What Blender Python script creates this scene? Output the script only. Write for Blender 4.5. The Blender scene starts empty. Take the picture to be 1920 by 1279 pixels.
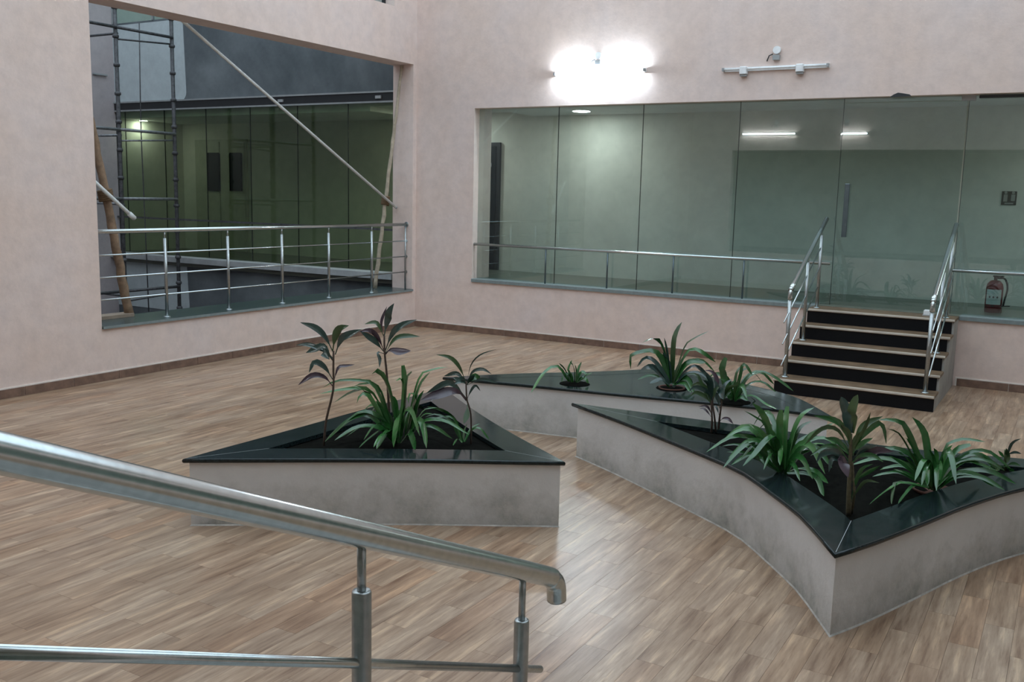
import bpy, bmesh, math, random
import numpy as np
from mathutils import Vector, Matrix
random.seed(7)
SC = bpy.context.scene
COL = SC.collection

# ------------------------------------------------------------------ camera
F = 1794.0
PP = (960.0, 640.0)
def _dir(px, py):
    v = np.array([px - PP[0], py - PP[1], F]); return v / np.linalg.norm(v)
_Y = _dir(2030, 391)
_X = -_dir(-2130, 292); _X = _X - _Y * (_X @ _Y); _X /= np.linalg.norm(_X)
_Z = np.cross(_X, _Y)
RW = np.stack([_X, _Y, _Z])                      # camera (right, down, forward) -> world
CAM = np.array([9.801, -13.370, 2.300])
cam_data = bpy.data.cameras.new('camera')
cam_data.sensor_width = 36.0
cam_data.lens = F / 1920.0 * 36.0
cam_data.clip_start = 0.05
cam = bpy.data.objects.new('camera', cam_data); COL.objects.link(cam)
m = Matrix.Identity(4)
for i in range(3):
    m[i][0] = RW[i, 0]; m[i][1] = -RW[i, 1]; m[i][2] = -RW[i, 2]; m[i][3] = CAM[i]
cam.matrix_world = m
SC.camera = cam

# ------------------------------------------------------------------ sky and exposure (overcast daylight from above)
W = bpy.data.worlds.new('overcast_sky'); SC.world = W; W.use_nodes = True
bg = W.node_tree.nodes['Background']
bg.inputs[0].default_value = (0.71, 0.87, 1.0, 1.0)
bg.inputs[1].default_value = 1.05
SC.view_settings.view_transform = 'Standard'
SC.view_settings.look = 'None'
SC.view_settings.gamma = 1.0
SC.view_settings.use_curve_mapping = False
SC.view_settings.exposure = 1.05

# ------------------------------------------------------------------ pixel <-> world measuring helpers
def ray(px, py): return RW @ _dir(px, py)
def on_z(px, py, z):
    r = ray(px, py); return CAM + r * ((z - CAM[2]) / r[2])
def on_y(px, py, y):
    r = ray(px, py); return CAM + r * ((y - CAM[1]) / r[1])
def on_x(px, py, x):
    r = ray(px, py); return CAM + r * ((x - CAM[0]) / r[0])
def project(p):
    v = RW.T @ (np.array(p) - CAM)
    return (PP[0] + F * v[0] / v[2], PP[1] + F * v[1] / v[2], v[2])

# ------------------------------------------------------------------ materials
MATS = {}
class NT:
    def __init__(s, name):
        s.m = bpy.data.materials.new(name); s.m.use_nodes = True
        s.t = s.m.node_tree; s.n = s.t.nodes; s.l = s.t.links
        s.b = s.n['Principled BSDF']; s.out = s.n['Material Output']
        MATS[name] = s.m
    def add(s, typ, **kw):
        n = s.n.new(typ)
        for k, v in kw.items(): setattr(n, k, v)
        return n
    def link(s, a, b): s.l.new(a, b)
    def coords(s, scale=(1, 1, 1), world=True):
        mp = s.add('ShaderNodeMapping'); mp.inputs['Scale'].default_value = scale
        if world:
            g = s.add('ShaderNodeNewGeometry'); s.link(g.outputs['Position'], mp.inputs['Vector'])
        else:
            g = s.add('ShaderNodeTexCoord'); s.link(g.outputs['Object'], mp.inputs['Vector'])
        return mp.outputs['Vector']
    def noise(s, scale, detail=4, rough=.55, vec=None):
        n = s.add('ShaderNodeTexNoise'); n.inputs['Scale'].default_value = scale
        n.inputs['Detail'].default_value = detail; n.inputs['Roughness'].default_value = rough
        if vec is not None: s.link(vec, n.inputs['Vector'])
        return n.outputs['Fac']
    def ramp(s, fac, stops):
        r = s.add('ShaderNodeValToRGB'); e = r.color_ramp.elements
        while len(e) < len(stops): e.new(.5)
        for k, (p, c) in enumerate(stops):
            e[k].position = p; e[k].color = (c[0], c[1], c[2], 1)
        s.link(fac, r.inputs['Fac']); return r.outputs['Color']
    def mix(s, fac, a, b, mode='MIX'):
        n = s.add('ShaderNodeMix', data_type='RGBA', blend_type=mode)
        if isinstance(fac, (int, float)): n.inputs[0].default_value = fac
        else: s.link(fac, n.inputs[0])
        for sock, v in ((n.inputs[6], a), (n.inputs[7], b)):
            if isinstance(v, tuple): sock.default_value = (v[0], v[1], v[2], 1)
            else: s.link(v, sock)
        return n.outputs[2]
    def bump(s, h, strength=.2, dist=.01):
        n = s.add('ShaderNodeBump'); n.inputs['Strength'].default_value = strength
        n.inputs['Distance'].default_value = dist
        s.link(h, n.inputs['Height']); s.link(n.outputs['Normal'], s.b.inputs['Normal'])
    def color(s, c):
        if isinstance(c, tuple): s.b.inputs['Base Color'].default_value = (c[0], c[1], c[2], 1)
        else: s.link(c, s.b.inputs['Base Color'])
        return s
    def set(s, **kw):
        for k, v in kw.items(): s.b.inputs[k].default_value = v
        return s

def simple(name, c, rough=.6, metal=0., var=.12, scale=6., bump=0., spec=.5):
    t = NT(name)
    f = t.noise(scale, 4, .6, t.coords())
    lo = tuple(x * (1 - var) for x in c); hi = tuple(min(1, x * (1 + var)) for x in c)
    t.color(t.ramp(f, [(.3, lo), (.7, hi)]))
    t.set(Roughness=rough, Metallic=metal); t.b.inputs['Specular IOR Level'].default_value = spec
    if bump: t.bump(t.noise(scale * 8, 3, .6, t.coords()), bump, .01)
    return t.m

def mat_plaster(name, c1, c2, c3, rough=.75):
    t = NT(name); v = t.coords()
    a = t.ramp(t.noise(.7, 5, .6, v), [(.3, c1), (.52, c2), (.75, c3)])
    fine = t.noise(5.5, 6, .7, v)
    dark = t.ramp(fine, [(.25, (.86, .86, .87)), (.6, (1, 1, 1))])
    t.color(t.mix(1.0, a, dark, 'MULTIPLY'))
    t.set(Roughness=rough); t.b.inputs['Specular IOR Level'].default_value = .3
    t.bump(t.noise(14, 5, .65, v), .18, .015)
    return t.m
mat_plaster('peach_plaster', (.735, .572, .492), (.755, .608, .545), (.725, .610, .575))
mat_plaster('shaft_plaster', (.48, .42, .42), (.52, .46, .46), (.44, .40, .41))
mat_plaster('cream_plaster', (.66, .65, .56), (.70, .69, .60), (.64, .64, .56))
mat_plaster('white_ceiling', (.70, .71, .68), (.74, .75, .72), (.68, .70, .68))
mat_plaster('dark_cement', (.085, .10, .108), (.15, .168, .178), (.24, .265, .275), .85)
mat_plaster('primer_plaster', (.50, .56, .57), (.57, .63, .64), (.52, .58, .59))

def mat_planter():
    t = NT('stained_plaster'); v = t.coords()
    base = t.ramp(t.noise(1.6, 6, .65, v), [(.3, (.58, .565, .55)), (.7, (.67, .655, .64))])
    g = t.add('ShaderNodeNewGeometry'); sp = t.add('ShaderNodeSeparateXYZ'); t.link(g.outputs['Position'], sp.inputs[0])
    # splash stain: patchy mould that sits on the lower half of the plaster
    mr = t.add('ShaderNodeMapRange'); mr.inputs['From Min'].default_value = 0.0; mr.inputs['From Max'].default_value = .42
    mr.inputs['To Min'].default_value = .24; mr.inputs['To Max'].default_value = -.36
    t.link(sp.outputs['Z'], mr.inputs['Value'])
    n1 = t.noise(2.6, 9, .72, v)
    ad = t.add('ShaderNodeMath', operation='MULTIPLY_ADD'); t.link(n1, ad.inputs[0]); ad.inputs[1].default_value = 1.35; t.link(mr.outputs[0], ad.inputs[2])
    mask = t.ramp(ad.outputs[0], [(.50, (0, 0, 0)), (.78, (.42, .42, .42)), (1.0, (.82, .82, .82))])
    stain = t.ramp(t.noise(9, 5, .7, v), [(.35, (.22, .225, .20)), (.7, (.45, .43, .38))])
    c = t.mix(mask, base, stain)
    t.color(c); t.set(Roughness=.8); t.b.inputs['Specular IOR Level'].default_value = .25
    t.bump(t.noise(20, 5, .7, v), .25, .012)
mat_planter()

def mat_plank():
    t = NT('wood_look_plank')
    g = t.add('ShaderNodeNewGeometry'); sp = t.add('ShaderNodeSeparateXYZ'); t.link(g.outputs['Position'], sp.inputs[0])
    def mth(op, a, b=None):
        n = t.add('ShaderNodeMath', operation=op)
        for k, v in enumerate((a, b)):
            if v is None: continue
            if isinstance(v, (int, float)): n.inputs[k].default_value = v
            else: t.link(v, n.inputs[k])
        return n.outputs[0]
    col = mth('FLOOR', mth('DIVIDE', sp.outputs['X'], PW))
    off = mth('MULTIPLY', mth('FLOORED_MODULO', col, 2.0), .5)
    row = mth('FLOOR', mth('ADD', mth('DIVIDE', sp.outputs['Y'], PL), off))
    cv = t.add('ShaderNodeCombineXYZ'); t.link(col, cv.inputs[0]); t.link(row, cv.inputs[1])
    wn = t.add('ShaderNodeTexWhiteNoise', noise_dimensions='2D'); t.link(cv.outputs[0], wn.inputs['Vector'])
    tone = t.ramp(wn.outputs['Value'], [(0, (.330, .222, .146)), (.25, (.352, .246, .168)), (.5, (.342, .246, .175)), (.75, (.366, .264, .185)), (1, (.340, .216, .138))])
    # grain, shifted for each plank
    sc_ = t.add('ShaderNodeVectorMath', operation='MULTIPLY'); t.link(g.outputs['Position'], sc_.inputs[0]); sc_.inputs[1].default_value = (19, 1.7, 1)
    sh = t.add('ShaderNodeVectorMath', operation='SCALE'); t.link(wn.outputs['Color'], sh.inputs[0]); sh.inputs['Scale'].default_value = 40
    ad = t.add('ShaderNodeVectorMath', operation='ADD'); t.link(sc_.outputs[0], ad.inputs[0]); t.link(sh.outputs[0], ad.inputs[1])
    gr = t.noise(1.0, 6, .62, ad.outputs[0])
    grain = t.ramp(gr, [(.28, (.50, .42, .38)), (.42, (.84, .80, .77)), (.55, (1.05, 1.04, 1.03)), (.70, (1.55, 1.54, 1.47))])
    c = t.mix(1.0, tone, grain, 'MULTIPLY')
    sc3 = t.add('ShaderNodeVectorMath', operation='MULTIPLY'); t.link(ad.outputs[0], sc3.inputs[0]); sc3.inputs[1].default_value = (4.5, 2.6, 1)
    fg = t.ramp(t.noise(1.0, 5, .65, sc3.outputs[0]), [(.30, (.70, .64, .60)), (.46, (.98, .98, .98)), (.60, (1.03, 1.03, 1.03)), (.75, (1.22, 1.20, 1.15))])
    c = t.mix(1.0, c, fg, 'MULTIPLY')
    sc2 = t.add('ShaderNodeVectorMath', operation='MULTIPLY'); t.link(g.outputs['Position'], sc2.inputs[0]); sc2.inputs[1].default_value = (4.5, 1.1, 1)
    br = t.ramp(t.noise(1.0, 3, .5, sc2.outputs[0]), [(.35, (.82, .77, .74)), (.65, (1.13, 1.14, 1.15))])
    c = t.mix(1.0, c, br, 'MULTIPLY')
    t.color(c); t.set(Roughness=.30); t.b.inputs['Specular IOR Level'].default_value = .4
    t.bump(gr, .05, .004)
PW, PL = .147, .73
mat_plank()

def mat_granite():
    t = NT('black_granite'); v = t.coords()
    c = t.ramp(t.noise(45, 3, .7, v), [(.35, (.006, .011, .012)), (.7, (.018, .028, .029))])
    t.color(c); t.set(Roughness=.2); t.b.inputs['Specular IOR Level'].default_value = .32
    t.link(t.ramp(t.noise(5, 5, .6, v), [(.3, (.08, .08, .08)), (.7, (.17, .17, .17))]), t.b.inputs['Roughness'])
mat_granite()
def mat_steel():
    t = NT('stainless_steel'); v = t.coords()
    t.color(t.ramp(t.noise(60, 2, .5, v), [(.3, (.52, .565, .565)), (.7, (.61, .655, .655))]))
    t.set(Roughness=.22, Metallic=1.0)
    t = NT('brushed_steel'); v = t.coords()
    t.color(t.ramp(t.noise(60, 2, .5, v), [(.3, (.36, .38, .375)), (.7, (.44, .46, .455))]))
    t.set(Roughness=.36, Metallic=1.0)
mat_steel()
def mat_glass(name, tint, extra):
    t = NT(name); t.n.remove(t.b)
    tr = t.add('ShaderNodeBsdfTransparent'); v = t.coords()
    col = t.ramp(t.noise(1.1, 3, .5, v), [(.3, tuple(x * .95 for x in tint)), (.7, tint)])
    t.link(col, tr.inputs['Color'])
    gl = t.add('ShaderNodeBsdfGlossy'); gl.inputs['Roughness'].default_value = 0.0; gl.inputs['Color'].default_value = (.95, 1, .98, 1)
    # Schlick reflectance, the same on both faces of the thin pane
    lw = t.add('ShaderNodeLayerWeight'); lw.inputs['Blend'].default_value = .5
    pw = t.add('ShaderNodeMath', operation='POWER'); t.link(lw.outputs['Facing'], pw.inputs[0]); pw.inputs[1].default_value = 5.0
    ad = t.add('ShaderNodeMath', operation='MULTIPLY_ADD'); t.link(pw.outputs[0], ad.inputs[0]); ad.inputs[1].default_value = .95; ad.inputs[2].default_value = .04 + extra
    mx = t.add('ShaderNodeMixShader'); t.link(ad.outputs[0], mx.inputs[0]); t.link(tr.outputs[0], mx.inputs[1]); t.link(gl.outputs[0], mx.inputs[2])
    t.link(mx.outputs[0], t.out.inputs['Surface'])
mat_glass('green_glass', (.80, .875, .875), .03)
mat_glass('dark_green_glass', (.66, .73, .63), .01)
def mat_leaf(name, c1, c2, rough=.32):
    t = NT(name)
    v = t.coords()
    c = t.ramp(t.noise(7, 3, .6, v), [(.3, c1), (.7, c2)])
    t.color(c); t.set(Roughness=rough); t.b.inputs['Specular IOR Level'].default_value = .8
mat_leaf('lily_leaf', (.010, .062, .012), (.028, .125, .028), .24)
mat_leaf('lily_leaf_pale', (.022, .105, .022), (.06, .19, .05), .22)
mat_leaf('cordyline_leaf', (.016, .040, .032), (.038, .075, .062), .22)
mat_leaf('cordyline_green', (.018, .05, .012), (.04, .09, .022))
mat_leaf('cordyline_purple', (.030, .016, .026), (.065, .036, .052), .25)
def mat_emit(name, col, strength):
    t = NT(name); t.color((.9, .9, .9))
    t.b.inputs['Emission Color'].default_value = (col[0], col[1], col[2], 1); t.b.inputs['Emission Strength'].default_value = strength
mat_emit('lit_tube', (.70, .87, 1.0), 125)
mat_emit('lit_tube_far', (.86, .94, 1.0), 30)
mat_emit('lit_downlight', (.96, .98, .96), 60)
simple('base_grout', (.24, .20, .17), .8)
simple('skirting_tile', (.185, .112, .082), .4, var=.3, scale=9)
simple('mortar', (.78, .70, .63), .85)
simple('bead_mortar', (.46, .43, .39), .9, var=.3, scale=14)
simple('sill_stone', (.20, .24, .24), .35, scale=20)
simple('dark_sill', (.04, .06, .06), .25, scale=20)
simple('riser_black', (.004, .0045, .006), .5, scale=30, spec=.2)
simple('tread_stone', (.155, .098, .055), .6, var=.35, scale=5)
simple('nosing_stone', (.56, .49, .41), .5)
simple('stair_plaster', (.34, .33, .31), .8, var=.2, scale=3, bump=.2)
simple('soil', (.0048, .005, .0038), 1.0, var=.5, scale=25, bump=.6, spec=.05)
simple('stem_brown', (.07, .045, .032), .8, var=.3, scale=40)
simple('stem_green', (.06, .09, .035), .6)
simple('trunk_bark', (.10, .085, .045), .85, var=.35, scale=35, bump=.4)
simple('bamboo', (.24, .155, .095), .7, var=.3, scale=14, bump=.3)
simple('bamboo_pale', (.42, .35, .26), .7, var=.2, scale=14, bump=.2)
simple('rope', (.15, .095, .05), .95, var=.3, scale=50)
simple('white_pipe', (.68, .69, .67), .45)
simple('scaffold_steel', (.10, .10, .105), .6, metal=.3, var=.4, scale=18)
simple('scaffold_pale', (.28, .29, .30), .5, metal=.4, var=.3, scale=18)
simple('fixture_white', (.82, .83, .83), .4)
simple('fixture_grey', (.33, .34, .34), .5)
simple('black_metal', (.02, .022, .024), .4)
simple('dark_door', (.006, .010, .011), .5, spec=.2)
simple('door_cream', (.42, .43, .33), .5)
simple('joint_black', (.012, .018, .016), .5)
simple('handle_steel', (.12, .15, .16), .35, metal=.8)
simple('extinguisher_red', (.15, .010, .016), .35)
simple('paper_label', (.52, .58, .54), .6)
simple('sign_brown', (.05, .038, .032), .5)
simple('sign_pale', (.34, .33, .30), .5)
simple('corridor_tile', (.12, .128, .10), .3, var=.15, scale=2)
simple('terracotta', (.11, .042, .026), .8)
simple('dust_grey', (.40, .41, .41), .8)
simple('tan_board', (.30, .23, .17), .8, var=.25, scale=6)
simple('shaft_ground', (.06, .06, .058), .9)

# ------------------------------------------------------------------ mesh helpers
class MB:
    def __init__(s): s.v = []; s.f = []; s.sm = []
    def box(s, a, b):
        (x0, y0, z0), (x1, y1, z1) = a, b
        if x0 > x1: x0, x1 = x1, x0
        if y0 > y1: y0, y1 = y1, y0
        if z0 > z1: z0, z1 = z1, z0
        k = len(s.v)
        s.v += [(x0, y0, z0), (x1, y0, z0), (x1, y1, z0), (x0, y1, z0), (x0, y0, z1), (x1, y0, z1), (x1, y1, z1), (x0, y1, z1)]
        for q in ((3, 2, 1, 0), (4, 5, 6, 7), (0, 1, 5, 4), (1, 2, 6, 5), (2, 3, 7, 6), (3, 0, 4, 7)):
            s.f.append(tuple(k + i for i in q)); s.sm.append(False)
        return s
    def bbox(s, a, b, r=.01):
        """box with its four vertical edges and top rim eased"""
        (x0, y0, z0), (x1, y1, z1) = a, b
        k = len(s.v)
        def ring(i, z): return [(x0 + i, y0 + r + i * 0, z), (x0 + r, y0 + i, z), (x1 - r, y0 + i, z), (x1 - i, y0 + r, z), (x1 - i, y1 - r, z), (x1 - r, y1 - i, z), (x0 + r, y1 - i, z), (x0 + i, y1 - r, z)]
        rs = [ring(0, z0), ring(0, z1 - r), ring(r * .7, z1)]
        for rg in rs: s.v += rg
        for j in range(2):
            for i in range(8):
                a_, b_ = k + j * 8 + i, k + j * 8 + (i + 1) % 8
                s.f.append((a_, b_, b_ + 8, a_ + 8)); s.sm.append(False)
        s.f.append(tuple(k + 16 + i for i in range(8))); s.sm.append(False)
        s.f.append(tuple(k + 7 - i for i in range(8))); s.sm.append(False)
        return s
    def tube(s, pts, r, n=12, cap=True):
        pts = [Vector(p) for p in pts]
        rr = r if isinstance(r, (list, tuple)) else [r] * len(pts)
        k = len(s.v); up = None
        for i, p in enumerate(pts):
            t = (pts[min(i + 1, len(pts) - 1)] - pts[max(i - 1, 0)]).normalized()
            if up is None:
                up = Vector((0, 0, 1)) if abs(t.z) < .9 else Vector((1, 0, 0))
            a = t.cross(up).normalized(); b = a.cross(t).normalized(); up = b
            for j in range(n):
                an = 2 * math.pi * j / n
                s.v.append(tuple(p + (a * math.cos(an) + b * math.sin(an)) * rr[i]))
        for i in range(len(pts) - 1):
            for j in range(n):
                q = k + i * n + j; w = k + i * n + (j + 1) % n
                s.f.append((q, w, w + n, q + n)); s.sm.append(True)
        if cap:
            s.f.append(tuple(k + n - 1 - j for j in range(n))); s.sm.append(False)
            e = k + (len(pts) - 1) * n
            s.f.append(tuple(e + j for j in range(n))); s.sm.append(False)
        return s
    def lathe(s, c, prof, n=20):
        k = len(s.v)
        for (r, z) in prof:
            for j in range(n):
                an = 2 * math.pi * j / n
                s.v.append((c[0] + r * math.cos(an), c[1] + r * math.sin(an), c[2] + z))
        for i in range(len(prof) - 1):
            for j in range(n):
                q = k + i * n + j; w = k + i * n + (j + 1) % n
                s.f.append((q, w, w + n, q + n)); s.sm.append(True)
        s.f.append(tuple(k + n - 1 - j for j in range(n))); s.sm.append(False)
        e = k + (len(prof) - 1) * n
        s.f.append(tuple(e + j for j in range(n))); s.sm.append(False)
        return s
    def poly(s, pts, flip=False):
        k = len(s.v); s.v += [tuple(p) for p in pts]
        q = list(range(k, k + len(pts)))
        s.f.append(tuple(q[::-1] if flip else q)); s.sm.append(False); return s
    def mesh(s, name):
        me = bpy.data.meshes.new(name); me.from_pydata([tuple(float(c) for c in v) for v in s.v], [], s.f)
        me.polygons.foreach_set('use_smooth', s.sm); me.update(); return me
    def obj(s, name, mat, parent=None):
        o = bpy.data.objects.new(name, s.mesh(name)); COL.objects.link(o)
        o.data.materials.append(MATS[mat])
        if parent is not None:
            o.parent = parent
            o.matrix_parent_inverse = Matrix.Translation(-parent.location) if parent.type == 'EMPTY' else Matrix.Identity(4)
        return o
def empty(name, loc):
    o = bpy.data.objects.new(name, None); COL.objects.link(o); o.location = tuple(float(c) for c in loc); o.empty_display_size = .1; return o
def tag(o, label, cat, group=None):
    o['label'] = label; o['category'] = cat
    if group: o['group'] = group
    return o
def thing(name, loc, label, cat, group=None): return tag(empty(name, loc), label, cat, group)
def struct(o): o['kind'] = 'structure'; return o
def catmull(pts, n=6):
    P = [np.array(p, float) for p in pts]
    P = [2 * P[0] - P[1]] + P + [2 * P[-1] - P[-2]]
    out = []
    for i in range(1, len(P) - 2):
        for k in range(n):
            t = k / n
            out.append(.5 * ((2 * P[i]) + (-P[i - 1] + P[i + 1]) * t + (2 * P[i - 1] - 5 * P[i] + 4 * P[i + 1] - P[i + 2]) * t * t + (-P[i - 1] + 3 * P[i] - 3 * P[i + 1] + P[i + 2]) * t ** 3))
    out.append(P[-2]); return out
def resample(pl, n):
    pl = [np.array(p, float) for p in pl]
    d = [0.]
    for a, b in zip(pl, pl[1:]): d.append(d[-1] + float(np.linalg.norm(b - a)))
    out = []
    for k in range(n + 1):
        t = d[-1] * k / n; i = 0
        while i < len(pl) - 2 and d[i + 1] < t: i += 1
        u = 0 if d[i + 1] == d[i] else (t - d[i]) / (d[i + 1] - d[i])
        out.append(pl[i] * (1 - u) + pl[i + 1] * u)
    return out

# ================================================================== STRUCTURE
XR, YF, ZT = 13.0, -12.95, 8.5          # right wall, near wall, wall height
LV = .9                                  # corridor level
# planters' outlines in plan (needed early to know which floor planks show)
PLANTERS = {
 'A': [[(4.72, -9.08), (5.78, -8.33), (6.89, -7.63)],
       [(6.89, -7.63), (6.10, -7.09), (5.45, -6.60), (4.77, -6.04)],
       [(4.77, -6.04), (4.735, -7.0), (4.735, -8.0), (4.72, -9.08)]],
 'B': [[(6.05, -5.90), (6.61, -6.22), (7.05, -6.50), (7.56, -6.84), (7.95, -7.12), (8.24, -7.45), (8.52, -7.80), (8.68, -8.06), (8.86, -8.37)],
       [(8.86, -8.37), (9.00, -8.06), (9.19, -7.55), (9.40, -6.97), (9.68, -6.37), (10.25, -5.45)],
       [(10.25, -5.45), (9.6, -5.60), (8.76, -5.80), (7.78, -5.80), (6.05, -5.90)]],
 'C': [[(4.45, -5.60), (5.15, -5.45), (5.82, -5.34), (6.37, -5.25), (6.91, -5.14), (7.65, -5.02), (8.12, -5.02)],
       [(8.12, -5.02), (7.70, -4.44), (7.32, -4.17), (6.60, -3.85), (6.08, -3.70)],
       [(6.08, -3.70), (5.52, -4.39), (4.94, -4.98), (4.45, -5.60)]],
}
for k in PLANTERS: PLANTERS[k] = [[tuple(p) for p in catmull(s, 5)] for s in PLANTERS[k]]
def inside(poly, x, y):
    c = False; j = len(poly) - 1
    for i in range(len(poly)):
        xi, yi = poly[i]; xj, yj = poly[j]
        if (yi > y) != (yj > y) and x < (xj - xi) * (y - yi) / (yj - yi) + xi: c = not c
        j = i
    return c
POLYS = [[p for s in PLANTERS[k] for p in s[:-1]] for k in PLANTERS]

# floor: slab, the 300 planks that show largest, the rest in one field
fl = struct(MB().box((0, YF, -.12), (XR, 0, -.006)).obj('floor', 'base_grout'))
cells = []
nc = int(XR / PW) + 1
for c in range(nc):
    o = (c % 2) * .5
    for r in range(int(YF / PL) - 2, 2):
        x0, x1 = c * PW, min((c + 1) * PW, XR)
        y0, y1 = max((r - o) * PL, YF), min((r + 1 - o) * PL, 0)
        if y1 - y0 < .01 or x1 - x0 < .01: continue
        px, py, d = project(((x0 + x1) / 2, (y0 + y1) / 2, 0))
        vis = d > .5 and -20 < px < 1940 and 560 < py < 1310 and not any(inside(P, (x0 + x1) / 2, (y0 + y1) / 2) for P in POLYS)
        full = abs(y1 - y0 - PL) < 1e-4 and abs(x1 - x0 - PW) < 1e-4
        cells.append((not (vis and full), d, x0, x1, y0, y1))
cells.sort()
g = .0005
pm = MB().bbox((-PW / 2 + g, -PL / 2 + g, -.006), (PW / 2 - g, PL / 2 - g, 0), .0003).mesh('plank')
pm.materials.append(MATS['wood_look_plank'])
for k, (bad, d, x0, x1, y0, y1) in enumerate(cells[:300]):
    o = bpy.data.objects.new('plank', pm); COL.objects.link(o)
    o.location = ((x0 + x1) / 2, (y0 + y1) / 2, 0); o.parent = fl
mb = MB()
for (bad, d, x0, x1, y0, y1) in cells[300:]:
    mb.box((x0 + g, y0 + g, -.006), (x1 - g, y1 - g, 0))
pf = mb.obj('plank_field', 'wood_look_plank', fl); pf['kind'] = 'stuff'

# left wall with the big railed opening and one upper window
OY0, OY1, OZ0, OZ1, TH = -6.20, -.10, .62, 4.40, .42
UY0, UY1, UZ0, UZ1 = -2.0, -.62, 5.24, 7.0
mb = MB()
mb.box((-TH, YF - .25, -3), (0, OY0, ZT)); mb.box((-TH, OY0, -3), (0, OY1, OZ0))
mb.box((-TH, OY1, -3), (0, .2, ZT))
mb.box((-TH, OY0, OZ1), (0, UY0, ZT)); mb.box((-TH, UY0, OZ1), (0, UY1, UZ0)); mb.box((-TH, UY0, UZ1), (0, UY1, ZT)); mb.box((-TH, UY1, OZ1), (0, OY1, ZT))
wl = struct(mb.obj('wall_left', 'peach_plaster'))
# back wall (right half of the picture) with the glazed opening
WX0, WZ1 = 1.16, 3.67
mb = MB()
mb.box((0, 0, -.12), (WX0, .53, ZT)); mb.box((WX0, 0, WZ1), (XR, .28, ZT)); mb.box((WX0, 0, -.12), (XR, .28, .85))
wb = struct(mb.obj('wall_back', 'peach_plaster'))
c0 = on_y(1668, 180, 0); c1 = on_y(1705, 178, 0)
k = MB()
pts = [(c0[0], 3.655), (c0[0] + .05, 3.69), (c0[0] + .1, 3.71), (c0[0] + .16, 3.70), (c0[0] + .24, 3.685), (c1[0] + .03, 3.66)]
k.v = [(x, -.004, z) for x, z in pts] + [(x, .004, z) for x, z in pts]
n_ = len(pts); k.f = [tuple(range(n_)), tuple(range(2 * n_ - 1, n_ - 1, -1))] + [(i, i + n_, (i + 1) % n_ + n_, (i + 1) % n_) for i in range(n_)]; k.sm = [False] * len(k.f)
k.obj('plaster_chip', 'black_metal', wb)
# walls out of the picture: right wall with openings added to cut its bounced light, and the near wall with its own glazed opening, where the photographer stands
mb = MB()
mb.box((XR, YF - .25, -.12), (XR + .3, 0, .9)); mb.box((XR, YF - .25, 3.67), (XR + .3, 0, 5.2)); mb.box((XR, YF - .25, 7.6), (XR + .3, 0, ZT))
mb.box((XR, YF - .25, .9), (XR + .3, -12, 3.67)); mb.box((XR, -1.2, .9), (XR + .3, 0, 3.67)); mb.box((XR, YF - .25, 5.2), (XR + .3, -12, 7.6)); mb.box((XR, -1.2, 5.2), (XR + .3, 0, 7.6))
struct(mb.obj('wall_right', 'peach_plaster'))
struct(MB().box((XR + 2.3, YF - .25, .7), (XR + 2.4, 0, ZT)).box((XR + .3, YF - .25, .7), (XR + 2.3, 0, .9)).box((XR + .3, YF - .25, 3.7), (XR + 2.3, 0, 5.0)).box((XR + .3, YF - .35, .7), (XR + 2.4, YF - .25, ZT)).box((XR + .31, 0, .7), (XR + 2.4, .1, ZT)).box((XR + .3, YF - .25, ZT - .1), (XR + 2.3, 0, ZT)).obj('added_wall_right_inner', 'cream_plaster'))  # unseen room added behind the right wall's dark glazing
w5 = struct(empty('added_window_5', (XR, -6, .9)))  # unseen glazing, added so less light bounces from the right
for k in range(8):
    for z0, z1 in ((.9, 3.67), (5.2, 7.6)):
        MB().box((XR + .1, -12 + k * 1.35 + .003, z0), (XR + .112, -12 + (k + 1) * 1.35 - .003, z1)).obj('pane', 'green_glass', w5)
mb = MB()
mb.box((0, YF - .25, -.12), (1.2, YF, ZT)); mb.box((12.6, YF - .25, -.12), (XR, YF, ZT))
mb.box((1.2, YF - .25, WZ1), (12.6, YF, 5.2)); mb.box((1.2, YF - .25, 7.6), (12.6, YF, ZT)); mb.box((1.2, YF - .25, -.12), (12.6, YF, .85))
struct(mb.obj('wall_front', 'peach_plaster'))
struct(MB().box((0, YF - 2.6, .7), (XR, YF - .25, LV)).obj('floor_landing_near', 'corridor_tile'))
struct(MB().box((0, YF - 2.6, 3.72), (XR, YF - .25, 3.9)).obj('ceiling_near', 'white_ceiling'))
struct(MB().box((0, YF - 2.75, .7), (XR, YF - 2.6, ZT)).box((-.1, YF - 2.75, .7), (0, YF - .25, ZT)).box((XR, YF - 2.75, .7), (XR + .1, YF - .25, ZT)).box((0, YF - 2.6, ZT - .1), (XR, YF - .25, ZT)).obj('wall_corridor_near', 'cream_plaster'))
w6 = struct(empty('added_window_6', (6, YF, 5.2)))  # unseen upper glazing, added to give the steel rail a dark reflection
for k in range(8):
    MB().box((1.2 + k * 1.425 + .003, YF - .112, 5.2), (1.2 + (k + 1) * 1.425 - .003, YF - .1, 7.6)).obj('pane', 'green_glass', w6)
mb = MB()
for k, (z, y) in enumerate([(.9, -12.55), (.72, -12.15), (.54, -11.76), (.36, -11.36), (.18, -10.96)]):
    mb.box((8.58, YF, 0), (10.5, y, z)) if k == 4 else mb.box((8.58, YF, z - .18), (10.5, y, z))
struct(mb.obj('floor_steps_near', 'stair_plaster'))

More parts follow.
